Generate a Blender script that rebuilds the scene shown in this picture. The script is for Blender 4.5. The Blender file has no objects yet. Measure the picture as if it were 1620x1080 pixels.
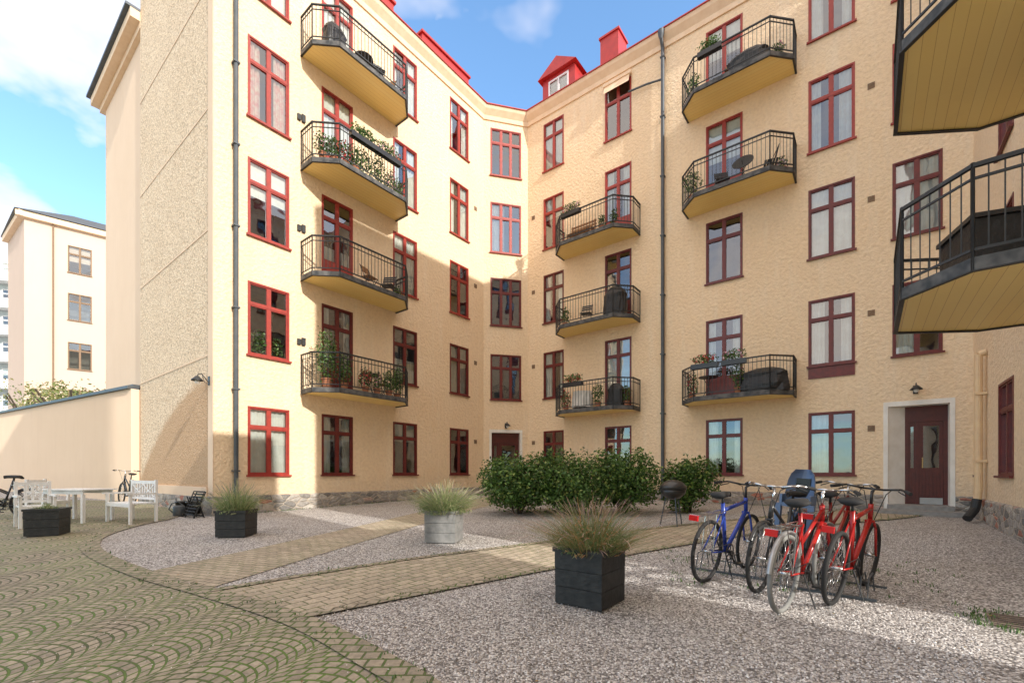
import bpy, math, random
import numpy as np
from mathutils import Vector, Matrix
random.seed(7); rng=np.random.default_rng(7)
SC=bpy.context.scene; C=SC.collection
SL=0.025
A38=math.radians(38)
CP,SP=math.cos(A38),math.sin(A38)
def pq(p,q): return (p*CP+q*SP, -p*SP+q*CP)
def gz(y): return SL*max(-4,min(20,y))
def T(x,y,z): return Matrix.Translation((x,y,z))
def RZ(a): return Matrix.Rotation(a,4,'Z')
# ------------------------------------------------------------ materials
def newmat(name):
    m=bpy.data.materials.new(name); m.use_nodes=True
    nt=m.node_tree; return m,nt,nt.nodes['Principled BSDF']
def N(nt,t,**k):
    n=nt.nodes.new(t)
    for a,b in k.items(): setattr(n,a,b)
    return n
def ramp(nt,fac,stops):
    r=N(nt,'ShaderNodeValToRGB'); e=r.color_ramp.elements
    while len(e)<len(stops): e.new(0.5)
    for i,(p,c) in enumerate(stops):
        e[i].position=p; e[i].color=(c[0],c[1],c[2],1)
    nt.links.new(fac,r.inputs[0]); return r.outputs[0]
def mixc(nt,fac,a,b,mode='MIX'):
    m=N(nt,'ShaderNodeMix',data_type='RGBA',blend_type=mode)
    for s,v in ((m.inputs[0],fac),(m.inputs[6],a),(m.inputs[7],b)):
        if isinstance(v,(int,float)): s.default_value=v
        elif isinstance(v,tuple): s.default_value=(v[0],v[1],v[2],1)
        else: nt.links.new(v,s)
    return m.outputs[2]
def math_(nt,op,a,b=None,c=None):
    m=N(nt,'ShaderNodeMath',operation=op)
    for i,v in enumerate((a,b,c)):
        if v is None: continue
        if isinstance(v,(int,float)): m.inputs[i].default_value=v
        else: nt.links.new(v,m.inputs[i])
    return m.outputs[0]
def noise(nt,co,scale,detail=3,rough=.6):
    n=N(nt,'ShaderNodeTexNoise'); n.inputs['Scale'].default_value=scale
    n.inputs['Detail'].default_value=detail; n.inputs['Roughness'].default_value=rough
    nt.links.new(co,n.inputs['Vector']); return n.outputs['Fac']
def bump(nt,b,h,strength,dist=.02):
    n=N(nt,'ShaderNodeBump'); n.inputs['Strength'].default_value=strength
    n.inputs['Distance'].default_value=dist
    nt.links.new(h,n.inputs['Height']); nt.links.new(n.outputs[0],b.inputs['Normal'])
def MT(name,c1,c2=None,scale=4,rough=.6,bmp=0,bs=60,metal=0,bd=.01):
    m,nt,b=newmat(name)
    tc=N(nt,'ShaderNodeTexCoord').outputs['Object']
    if c2 is None: c2=tuple(x*.8 for x in c1)
    f=noise(nt,tc,scale,2)
    nt.links.new(ramp(nt,f,[(.35,c1),(.65,c2)]),b.inputs['Base Color'])
    b.inputs['Roughness'].default_value=rough; b.inputs['Metallic'].default_value=metal
    if bmp: bump(nt,b,noise(nt,tc,bs,2),bmp,bd)
    return m
def plaster(name,c1,c2,c3,bs=16,st=.6,bd=.02,dirt=.75):
    m,nt,b=newmat(name)
    tc=N(nt,'ShaderNodeTexCoord').outputs['Object']
    big=noise(nt,tc,.45,4,.65); med=noise(nt,tc,3.5,2)
    mp=N(nt,'ShaderNodeMapping'); mp.inputs['Scale'].default_value=(2.2,2.2,.22)
    nt.links.new(tc,mp.inputs[0]); streak=noise(nt,mp.outputs[0],1.6,4)
    col=ramp(nt,big,[(.3,c1),(.7,c2)])
    col=mixc(nt,ramp(nt,streak,[(.52,(0,0,0)),(.8,(.6,.6,.6))]),col,c3)
    sep=N(nt,'ShaderNodeSeparateXYZ'); nt.links.new(tc,sep.inputs[0])
    low=math_(nt,'SUBTRACT',1.45,sep.outputs['Z'])
    low=math_(nt,'MULTIPLY',math_(nt,'MAXIMUM',low,0),math_(nt,'MULTIPLY',med,dirt))
    col=mixc(nt,low,col,tuple(x*.62 for x in c3))
    h=noise(nt,tc,bs,4,.62)
    if st>.4: col=mixc(nt,1.0,col,ramp(nt,h,[(.32,(.92,.90,.88)),(.6,(1.03,1.03,1.03))]),'MULTIPLY')
    nt.links.new(col,b.inputs['Base Color']); b.inputs['Roughness'].default_value=.93
    bump(nt,b,h,st,bd)
    return m
M_PL=plaster('plaster_cream',(.91,.71,.49),(.88,.665,.435),(.92,.77,.59),bs=11,st=.95,bd=.055)
M_PS=plaster('plaster_smooth',(.84,.645,.47),(.80,.605,.43),(.76,.57,.41),bs=5,st=.15,dirt=.4)
M_FAR=plaster('plaster_pale',(.64,.49,.39),(.61,.47,.37),(.57,.44,.36),bs=5,st=.1)
def roughcast():
    m,nt,b=newmat('roughcast')
    tc=N(nt,'ShaderNodeTexCoord').outputs['Object']
    v=N(nt,'ShaderNodeTexVoronoi'); v.inputs['Scale'].default_value=24; nt.links.new(tc,v.inputs['Vector'])
    big=noise(nt,tc,.7,4)
    col=ramp(nt,big,[(.3,(.84,.67,.48)),(.7,(.74,.57,.39))])
    sp=N(nt,'ShaderNodeSeparateColor'); nt.links.new(v.outputs['Color'],sp.inputs[0])
    col=mixc(nt,.55,col,ramp(nt,sp.outputs[0],[(.0,(.30,.21,.13)),(.4,(.68,.52,.35)),(1,(.95,.80,.60))]))
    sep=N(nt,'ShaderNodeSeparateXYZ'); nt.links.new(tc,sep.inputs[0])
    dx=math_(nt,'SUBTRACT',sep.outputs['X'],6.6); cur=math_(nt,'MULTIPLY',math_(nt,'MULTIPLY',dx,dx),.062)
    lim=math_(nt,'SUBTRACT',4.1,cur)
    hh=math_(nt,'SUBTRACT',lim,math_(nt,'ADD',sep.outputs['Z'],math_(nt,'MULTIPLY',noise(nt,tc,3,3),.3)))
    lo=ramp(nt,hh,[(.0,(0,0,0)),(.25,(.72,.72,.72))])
    col=mixc(nt,lo,col,(.48,.28,.14))  # brown lower part, with the gable's curved shade painted into the colour
    nt.links.new(col,b.inputs['Base Color']); b.inputs['Roughness'].default_value=.95
    h=math_(nt,'ADD',math_(nt,'MULTIPLY',v.outputs['Distance'],.5),noise(nt,tc,14,4,.7))
    bump(nt,b,h,.8,.035); return m
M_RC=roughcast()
M_TRIM=MT('cornice_paint',(.88,.67,.47),(.82,.60,.40),rough=.8)
M_WHITE=MT('white_plaster',(.88,.85,.79),(.80,.76,.69),rough=.85,bmp=.2)
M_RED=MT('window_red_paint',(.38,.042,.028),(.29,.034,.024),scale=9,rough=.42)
M_REDSH=MT('window_red_paint_shaded',(.18,.024,.018),(.12,.019,.016),scale=9,rough=.42)  # same red paint, with shade put into the colour for windows out of the sun
M_ROOF=MT('red_sheet_metal',(.46,.035,.03),(.38,.03,.028),rough=.45)
M_IRON=MT('black_iron',(.018,.020,.022),(.03,.032,.034),rough=.5)
M_SLAB=MT('balcony_edge_steel',(.035,.038,.042),(.13,.125,.12),scale=5,rough=.7,bmp=.2)
M_DPIPE=MT('downpipe_grey',(.07,.085,.10),(.10,.11,.12),rough=.5,metal=.3)
M_CPIPE=MT('cream_pipe',(.78,.57,.33),(.72,.5,.3),rough=.5)
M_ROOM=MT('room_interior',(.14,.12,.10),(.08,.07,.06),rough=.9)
M_CURT=MT('curtain_fabric',(.80,.78,.74),(.68,.65,.60),rough=.9)
M_CURT2=MT('curtain_pattern',(.55,.22,.20),(.6,.5,.42),scale=9,rough=.9)
M_BLK=MT('black_stained_wood',(.010,.011,.012),(.026,.026,.026),scale=12,rough=.55,bmp=.5,bs=25)
M_GREYW=MT('weathered_grey_wood',(.20,.20,.195),(.28,.275,.265),scale=10,rough=.85,bmp=.3,bs=30)
M_WPAINT=MT('white_painted_wood',(.84,.84,.83),(.76,.76,.75),scale=12,rough=.5)
M_SOIL=MT('soil',(.05,.035,.025),(.09,.06,.04),scale=20,rough=1,bmp=1,bs=40)
M_TERRA=MT('terracotta',(.42,.17,.08),(.34,.13,.07),scale=10,rough=.8)
M_RUB=MT('rubber',(.015,.015,.016),(.022,.022,.022),rough=.75)
M_WRUB=MT('grey_rubber',(.26,.26,.25),(.2,.2,.19),rough=.75)
M_CHR=MT('steel_chrome',(.6,.6,.6),(.5,.5,.5),rough=.25,metal=1)
M_BLUE=MT('blue_paint',(.02,.05,.33),(.03,.07,.38),rough=.25)
M_BRED=MT('bike_red_paint',(.45,.02,.015),(.38,.015,.015),rough=.25)
M_BRED2=MT('bike_dark_red_paint',(.30,.02,.015),(.25,.015,.015),rough=.25)
M_BBLK=MT('bike_black_paint',(.02,.02,.022),(.03,.03,.03),rough=.3)
M_SILV=MT('silver_paint',(.45,.45,.45),(.38,.38,.38),rough=.35,metal=.5)
M_REFL=MT('red_reflector',(.7,.02,.02),(.6,.02,.02),rough=.2)
M_SEAT=MT('child_seat_plastic',(.15,.22,.36),(.12,.18,.30),rough=.5)
M_STONE=MT('step_stone',(.32,.31,.29),(.24,.23,.22),scale=8,rough=.85,bmp=.4)
M_VENT=MT('vent_rust',(.28,.18,.11),(.2,.13,.08),scale=20,rough=.8)
M_GRATE=MT('old_iron_cover',(.13,.10,.08),(.22,.17,.13),scale=20,rough=.9,bmp=.6,bs=30)
M_DOOR=MT('entrance_door_wood',(.11,.020,.015),(.08,.016,.013),scale=6,rough=.4)
M_BRASS=MT('brass',(.6,.42,.18),(.5,.35,.15),rough=.35,metal=1)
M_TARP=MT('black_tarp',(.012,.012,.013),(.02,.02,.022),rough=.45,bmp=.6,bs=14,bd=.03)
M_BARK=MT('bark',(.10,.07,.05),(.06,.045,.03),scale=14,rough=.9,bmp=.7)
M_TAN=MT('tan_wood',(.34,.17,.07),(.25,.12,.05),scale=9,rough=.6)
def under():
    m,nt,b=newmat('yellow_boards')
    tc=N(nt,'ShaderNodeTexCoord').outputs['Object']
    br=N(nt,'ShaderNodeTexBrick'); br.inputs['Scale'].default_value=1
    br.inputs['Brick Width'].default_value=30; br.inputs['Row Height'].default_value=.13
    br.inputs['Mortar Size'].default_value=.003; br.offset=0
    nt.links.new(tc,br.inputs['Vector'])
    br.inputs['Color1'].default_value=(.99,.77,.30,1); br.inputs['Color2'].default_value=(.98,.74,.27,1)
    br.inputs['Mortar'].default_value=(.68,.44,.15,1)
    col=mixc(nt,ramp(nt,noise(nt,tc,2.2,4),[(.58,(0,0,0)),(.88,(.2,.2,.2))]),br.outputs['Color'],(.74,.5,.22))
    nt.links.new(col,b.inputs['Base Color']); b.inputs['Roughness'].default_value=.4
    bump(nt,b,math_(nt,'SUBTRACT',1,br.outputs['Fac']),.3,.004); return m
M_UND=under()
def glass():
    m=bpy.data.materials.new('window_glass'); m.use_nodes=True; nt=m.node_tree; nt.nodes.clear()
    o=N(nt,'ShaderNodeOutputMaterial'); mx=N(nt,'ShaderNodeMixShader')
    t=N(nt,'ShaderNodeBsdfTransparent'); t.inputs[0].default_value=(.84,.89,.87,1)
    g=N(nt,'ShaderNodeBsdfGlossy'); g.inputs['Roughness'].default_value=.02; g.inputs[0].default_value=(.95,.97,1,1)
    fr=N(nt,'ShaderNodeFresnel'); fr.inputs[0].default_value=1.5
    tc=N(nt,'ShaderNodeTexCoord').outputs['Object']
    bp=N(nt,'ShaderNodeBump'); bp.inputs['Strength'].default_value=.12; bp.inputs['Distance'].default_value=.05
    nt.links.new(noise(nt,tc,1.7,1),bp.inputs['Height']); nt.links.new(bp.outputs[0],g.inputs['Normal'])
    f=math_(nt,'MINIMUM',math_(nt,'MULTIPLY_ADD',fr.outputs[0],1.8,.11),.95)
    nt.links.new(f,mx.inputs[0]); nt.links.new(t.outputs[0],mx.inputs[1]); nt.links.new(g.outputs[0],mx.inputs[2])
    nt.links.new(mx.outputs[0],o.inputs[0]); return m
M_GL=glass()
def leafmat(name,stops,rough=.5,tr=.25):
    m,nt,b=newmat(name)
    g=N(nt,'ShaderNodeNewGeometry').outputs['Random Per Island']
    c=ramp(nt,g,stops); nt.links.new(c,b.inputs['Base Color']); b.inputs['Roughness'].default_value=rough
    tl=N(nt,'ShaderNodeBsdfTranslucent'); nt.links.new(c,tl.inputs[0])
    mx=N(nt,'ShaderNodeMixShader'); mx.inputs[0].default_value=tr
    out=nt.nodes['Material Output']
    nt.links.new(b.outputs[0],mx.inputs[1]); nt.links.new(tl.outputs[0],mx.inputs[2]); nt.links.new(mx.outputs[0],out.inputs[0])
    return m
M_LEAF=leafmat('shrub_leaves',[(0,(.025,.065,.012)),(.5,(.065,.145,.025)),(.85,(.13,.24,.045)),(1,(.30,.36,.09))])
M_LEAF2=leafmat('pot_leaves',[(0,(.03,.08,.015)),(.6,(.08,.17,.04)),(1,(.20,.30,.08))])
M_LAV=leafmat('lavender_stems',[(0,(.13,.20,.07)),(.4,(.24,.32,.13)),(.75,(.38,.42,.20)),(1,(.48,.42,.24))],.7,.3)
M_LAVO=leafmat('dried_stems',[(0,(.09,.16,.05)),(.5,(.20,.26,.10)),(.78,(.36,.30,.14)),(1,(.50,.22,.09))],.7,.3)
M_LAVF=leafmat('lavender_flowers',[(0,(.30,.24,.26)),(.5,(.42,.36,.26)),(1,(.50,.46,.26))],.8,.3)
M_LAVP=leafmat('dried_pink_flowers',[(0,(.30,.20,.20)),(.5,(.46,.32,.26)),(1,(.55,.40,.30))],.8,.3)
M_FLR=leafmat('red_flowers',[(0,(.6,.02,.03)),(1,(.75,.10,.12))],.6,.2)
M_FLP=leafmat('pink_flowers',[(0,(.65,.2,.3)),(.5,(.8,.5,.6)),(1,(.85,.8,.75))],.6,.2)
M_TREE=leafmat('tree_leaves',[(0,(.10,.14,.04)),(.6,(.22,.25,.07)),(1,(.36,.32,.12))])
def gravel():
    m,nt,b=newmat('gravel')
    tc=N(nt,'ShaderNodeTexCoord').outputs['Object']
    v=N(nt,'ShaderNodeTexVoronoi'); v.inputs['Scale'].default_value=52; nt.links.new(tc,v.inputs['Vector'])
    sp=N(nt,'ShaderNodeSeparateColor'); nt.links.new(v.outputs['Color'],sp.inputs[0])
    col=ramp(nt,sp.outputs[0],[(0,(.17,.155,.145)),(.3,(.39,.36,.34)),(.65,(.62,.585,.56)),(1,(.90,.87,.84))])
    dk=ramp(nt,v.outputs['Distance'],[(.0,(1,1,1)),(.45,(.88,.88,.88)),(.75,(.33,.32,.31))])
    col=mixc(nt,1.0,col,dk,'MULTIPLY')
    d=ramp(nt,noise(nt,tc,.9,5,.7),[(.50,(0,0,0)),(.78,(.38,.38,.38))])
    col=mixc(nt,d,col,(.27,.23,.17))
    nt.links.new(col,b.inputs['Base Color']); b.inputs['Roughness'].default_value=.85
    h=math_(nt,'ADD',math_(nt,'SUBTRACT',1,v.outputs['Distance']),math_(nt,'MULTIPLY',noise(nt,tc,9,2),.6))
    bump(nt,b,h,1.0,.012); return m
M_GRAV=gravel()
def paving(name,rot,fan,cols,bw,rh,mort=.010,moss=.6,joint=((.13,.10,.07),(.10,.15,.035))):
    m,nt,b=newmat(name)
    tc=N(nt,'ShaderNodeTexCoord').outputs['Object']
    mp=N(nt,'ShaderNodeMapping'); mp.inputs['Rotation'].default_value=(0,0,rot); nt.links.new(tc,mp.inputs[0])
    w=N(nt,'ShaderNodeTexNoise'); w.inputs['Scale'].default_value=3; nt.links.new(tc,w.inputs['Vector'])
    vec=mp.outputs[0]
    if fan:
        sep=N(nt,'ShaderNodeSeparateXYZ'); nt.links.new(vec,sep.inputs[0])
        W=.74; R=.43
        xs=math_(nt,'DIVIDE',sep.outputs[0],W)
        xl=math_(nt,'MULTIPLY',math_(nt,'SUBTRACT',math_(nt,'FRACT',xs),.5),W)
        rt=math_(nt,'SQRT',math_(nt,'SUBTRACT',R*R,math_(nt,'MULTIPLY',xl,xl)))
        v=math_(nt,'SUBTRACT',sep.outputs[1],rt)
        v=math_(nt,'ADD',v,math_(nt,'MULTIPLY',w.outputs['Fac'],.03))
        a=math_(nt,'MULTIPLY',math_(nt,'ARCSINE',math_(nt,'DIVIDE',xl,R)),R)
        a=math_(nt,'ADD',a,math_(nt,'MULTIPLY',w.outputs['Fac'],.05))
        cb=N(nt,'ShaderNodeCombineXYZ'); nt.links.new(a,cb.inputs[0]); nt.links.new(v,cb.inputs[1]); vec=cb.outputs[0]
    else:
        vm=N(nt,'ShaderNodeVectorMath',operation='MULTIPLY_ADD'); nt.links.new(w.outputs['Color'],vm.inputs[0])
        vm.inputs[1].default_value=(.03,.03,0); nt.links.new(vec,vm.inputs[2]); vec=vm.outputs[0]
    br=N(nt,'ShaderNodeTexBrick'); br.inputs['Scale'].default_value=1; br.offset=.5
    br.inputs['Brick Width'].default_value=bw; br.inputs['Row Height'].default_value=rh
    br.inputs['Mortar Size'].default_value=mort; br.inputs['Mortar Smooth'].default_value=.25
    br.inputs['Color1'].default_value=(*cols[0],1); br.inputs['Color2'].default_value=(*cols[1],1)
    br.inputs['Mortar'].default_value=(.06,.05,.035,1)
    nt.links.new(vec,br.inputs['Vector'])
    ms=noise(nt,tc,1.1,4,.65)
    mossc=mixc(nt,ramp(nt,ms,[(.35,(0,0,0)),(.55,(1,1,1))]),joint[0],joint[1])
    col=mixc(nt,br.outputs['Fac'],br.outputs['Color'],mossc)
    sp=noise(nt,tc,22,4,.7)
    col=mixc(nt,1.0,col,ramp(nt,sp,[(.3,(.65,.65,.65)),(.7,(1.2,1.2,1.2))]),'MULTIPLY')
    dirt=ramp(nt,noise(nt,tc,2.3,4,.7),[(.5,(0,0,0)),(.78,(moss,moss,moss))])
    col=mixc(nt,dirt,col,(.16,.17,.07))
    nt.links.new(col,b.inputs['Base Color']); b.inputs['Roughness'].default_value=.9
    h=math_(nt,'ADD',math_(nt,'SUBTRACT',1,br.outputs['Fac']),math_(nt,'MULTIPLY',sp,.35))
    bump(nt,b,h,.9,.014); return m
M_FAN=paving('fan_setts',.25,True,((.42,.355,.265),(.29,.245,.185)),.10,.088,.0105,.25,((.09,.085,.045),(.115,.18,.035)))
M_PATH=paving('path_setts',-.9,False,((.48,.40,.30),(.35,.295,.22)),.21,.14,.007,.15)
M_PATH1=paving('path_bricks',.3,False,((.48,.40,.30),(.35,.295,.22)),.21,.105,.007,.15)
M_EDGE=paving('edging_setts',.0,False,((.38,.32,.24),(.28,.24,.18)),.12,.12,.010,.25)
def stonewall():
    m,nt,b=newmat('plinth_stone')
    tc=N(nt,'ShaderNodeTexCoord').outputs['Object']
    v=N(nt,'ShaderNodeTexVoronoi'); v.inputs['Scale'].default_value=3.6
    mp=N(nt,'ShaderNodeMapping'); mp.inputs['Scale'].default_value=(1,1,2.2); nt.links.new(tc,mp.inputs[0]); nt.links.new(mp.outputs[0],v.inputs['Vector'])
    sp=N(nt,'ShaderNodeSeparateColor'); nt.links.new(v.outputs['Color'],sp.inputs[0])
    col=ramp(nt,sp.outputs[0],[(0,(.18,.17,.16)),(.5,(.36,.33,.30)),(.88,(.50,.46,.41)),(.93,(.42,.18,.13))])
    col=mixc(nt,1,col,ramp(nt,noise(nt,tc,14,4),[(.3,(.65,.65,.65)),(.7,(1.2,1.2,1.2))]),'MULTIPLY')
    e=N(nt,'ShaderNodeTexVoronoi',feature='DISTANCE_TO_EDGE'); e.inputs['Scale'].default_value=3.6; nt.links.new(mp.outputs[0],e.inputs['Vector'])
    col=mixc(nt,ramp(nt,e.outputs['Distance'],[(.02,(1,1,1)),(.06,(0,0,0))]),col,(.45,.38,.30))
    nt.links.new(col,b.inputs['Base Color']); b.inputs['Roughness'].default_value=.92
    bump(nt,b,math_(nt,'ADD',math_(nt,'MINIMUM',e.outputs['Distance'],.12),math_(nt,'MULTIPLY',noise(nt,tc,20,3),.1)),1,.15); return m
M_PLINTH=stonewall()
# ------------------------------------------------------------ mesh builder
class MB:
    def __init__(s): s.v=[];s.f=[];s.m=[]
    def add(s,vs,fs,mi=0,X=None):
        n=len(s.v)
        if X is not None: vs=[X@Vector(v) for v in vs]
        s.v+=[tuple(v) for v in vs]; s.f+=[tuple(i+n for i in f) for f in fs]; s.m+=[mi]*len(fs)
    def box(s,x0,x1,y0,y1,z0,z1,mi=0,X=None):
        s.add([(x0,y0,z0),(x1,y0,z0),(x1,y1,z0),(x0,y1,z0),(x0,y0,z1),(x1,y0,z1),(x1,y1,z1),(x0,y1,z1)],
          [(0,3,2,1),(4,5,6,7),(0,1,5,4),(1,2,6,5),(2,3,7,6),(3,0,4,7)],mi,X)
    def quad(s,a,b,c,d,mi=0): s.add([a,b,c,d],[(0,1,2,3)],mi)
    def tube(s,a,b,r,n=8,mi=0,r2=None):
        a=Vector(a);b=Vector(b);d=b-a
        if d.length<1e-6: return
        r2=r if r2 is None else r2
        q=d.to_track_quat('Z','Y'); vs=[]
        for P,rr in((a,r),(b,r2)):
            for i in range(n):
                t=2*math.pi*(i+.5)/n; vs.append(P+q@Vector((rr*math.cos(t),rr*math.sin(t),0)))
        fs=[(i,(i+1)%n,n+(i+1)%n,n+i) for i in range(n)]+[tuple(range(n-1,-1,-1)),tuple(range(n,2*n))]
        s.add(vs,fs,mi)
    def path(s,pts,r,n=8,mi=0):
        for a,b in zip(pts[:-1],pts[1:]): s.tube(a,b,r,n,mi)
    def ring(s,c,R,r,n=40,k=8,mi=0,a0=0,a1=2*math.pi,sy=1):
        full=abs(a1-a0-2*math.pi)<1e-4; m=n if full else n+1; vs=[]
        for i in range(m):
            t=a0+(a1-a0)*i/n
            for j in range(k):
                u=2*math.pi*j/k; rr=R+r*math.cos(u)
                vs.append((c[0]+rr*math.cos(t),c[1]+r*sy*math.sin(u),c[2]+rr*math.sin(t)))
        fs=[]
        for i in range(n):
            i2=(i+1)%m
            for j in range(k): fs.append((i*k+j,i*k+(j+1)%k,i2*k+(j+1)%k,i2*k+j))
        s.add(vs,fs,mi)
    def lathe(s,prof,n=20,mi=0,c=(0,0,0)):
        vs=[];fs=[]
        for r,z in prof:
            for i in range(n):
                t=2*math.pi*i/n; vs.append((c[0]+r*math.cos(t),c[1]+r*math.sin(t),c[2]+z))
        for k in range(len(prof)-1):
            for i in range(n): fs.append((k*n+i,k*n+(i+1)%n,(k+1)*n+(i+1)%n,(k+1)*n+i))
        fs.append(tuple(range(n-1,-1,-1))); L=(len(prof)-1)*n; fs.append(tuple(range(L,L+n)))
        s.add(vs,fs,mi)
    def prism(s,poly,z0,z1,mi=0,mb=None,mt=None):
        n=len(poly); vs=[(x,y,z0) for x,y in poly]+[(x,y,z1) for x,y in poly]
        s.add(vs,[(i,(i+1)%n,n+(i+1)%n,n+i) for i in range(n)],mi)
        s.add([(x,y,z0) for x,y in poly],[tuple(range(n-1,-1,-1))],mi if mb is None else mb)
        s.add([(x,y,z1) for x,y in poly],[tuple(range(n))],mi if mt is None else mt)
    def seg(s,a,b,z0,z1,th,mi=0,ext=0):
        a=Vector((a[0],a[1]));b=Vector((b[0],b[1]));d=b-a;L=d.length
        X=T(a.x,a.y,0)@RZ(math.atan2(d.y,d.x)); s.box(-ext,L+ext,-th/2,th/2,z0,z1,mi,X)
    def obj(s,name,mats,smooth=False):
        me=bpy.data.meshes.new(name); me.from_pydata(s.v,[],s.f)
        for m in (mats if isinstance(mats,(list,tuple)) else [mats]): me.materials.append(m)
        me.polygons.foreach_set('material_index',s.m)
        if smooth: me.polygons.foreach_set('use_smooth',[True]*len(s.f))
        me.update(); o=bpy.data.objects.new(name,me); C.objects.link(o); return o
WM={}
def put(o,world=None,parent=None,label=None,category=None,group=None,kind=None):
    world=Matrix.Identity(4) if world is None else world
    WM[o.name]=world.copy()
    if parent is not None:
        o.parent=parent; o.matrix_basis=WM[parent.name].inverted()@world
    else: o.matrix_basis=world
    if label: o['label']=label
    if category: o['category']=category
    if group: o['group']=group
    if kind: o['kind']=kind
    return o
def empty(name,world,**k):
    o=bpy.data.objects.new(name,None); C.objects.link(o); o.empty_display_size=.2; return put(o,world,**k)
def sweep(path,prof,mats,name,cap=True,closed_prof=True):
    m=MB(); n=len(path); P=[Vector(p) for p in path]; offs=[]
    for i in range(n):
        ns=[]
        if i>0: d=(P[i]-P[i-1]).normalized(); ns.append(Vector((d.y,-d.x)))
        if i<n-1: d=(P[i+1]-P[i]).normalized(); ns.append(Vector((d.y,-d.x)))
        if len(ns)==1: o=ns[0]
        else:
            o=(ns[0]+ns[1]).normalized(); o=o/o.dot(ns[0])
        offs.append(o)
    k=len(prof); vs=[]
    for i in range(n):
        for (o,z) in prof: vs.append((P[i].x+offs[i].x*o,P[i].y+offs[i].y*o,z))
    fs=[]
    for i in range(n-1):
        for j in range(k if closed_prof else k-1): fs.append((i*k+j,(i+1)*k+j,(i+1)*k+(j+1)%k,i*k+(j+1)%k))
    if cap and closed_prof: fs+= [tuple(range(k)),tuple(range((n-1)*k+k-1,(n-1)*k-1,-1))]
    m.add(vs,fs); return m.obj(name,mats)
# ------------------------------------------------------------ facade + windows
def frameM(O,ang): return T(O[0],O[1],0)@RZ(math.radians(ang))
def facade(name,F,width,z0,z1,ops,mat,parent,reveal=.13,rooms=True):
    us=sorted(set([0,width]+[a for o in ops for a in (o[0],o[1])])); zs=sorted(set([z0,z1]+[a for o in ops for a in (o[2],o[3])]))
    m=MB()
    for i in range(len(us)-1):
        for j in range(len(zs)-1):
            cu=(us[i]+us[i+1])/2; cz=(zs[j]+zs[j+1])/2
            if any(o[0]<cu<o[1] and o[2]<cz<o[3] for o in ops): continue
            m.quad((us[i],0,zs[j]),(us[i+1],0,zs[j]),(us[i+1],0,zs[j+1]),(us[i],0,zs[j+1]))
    for o in ops:
        r=o[4] if len(o)>4 else reveal
        a,b,c,d=o[:4]; k=1 if len(o)>4 else 0
        m.quad((a,0,c),(a,r,c),(a,r,d),(a,0,d),k); m.quad((b,r,c),(b,0,c),(b,0,d),(b,r,d),k)
        m.quad((a,0,d),(a,r,d),(b,r,d),(b,0,d),k); m.quad((a,r,c),(a,0,c),(b,0,c),(b,r,c),k)
    o_=m.obj(name,[mat,M_WHITE]); put(o_,F,parent)
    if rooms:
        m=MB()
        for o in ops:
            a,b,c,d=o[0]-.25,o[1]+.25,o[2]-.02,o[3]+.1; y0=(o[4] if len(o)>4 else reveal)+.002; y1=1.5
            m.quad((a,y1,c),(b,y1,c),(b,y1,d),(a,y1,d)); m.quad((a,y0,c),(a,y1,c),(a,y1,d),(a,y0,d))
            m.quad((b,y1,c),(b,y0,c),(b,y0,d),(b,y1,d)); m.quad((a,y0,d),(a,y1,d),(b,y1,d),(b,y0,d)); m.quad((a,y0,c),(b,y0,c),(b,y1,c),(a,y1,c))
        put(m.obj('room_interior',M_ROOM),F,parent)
    return o_
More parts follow.
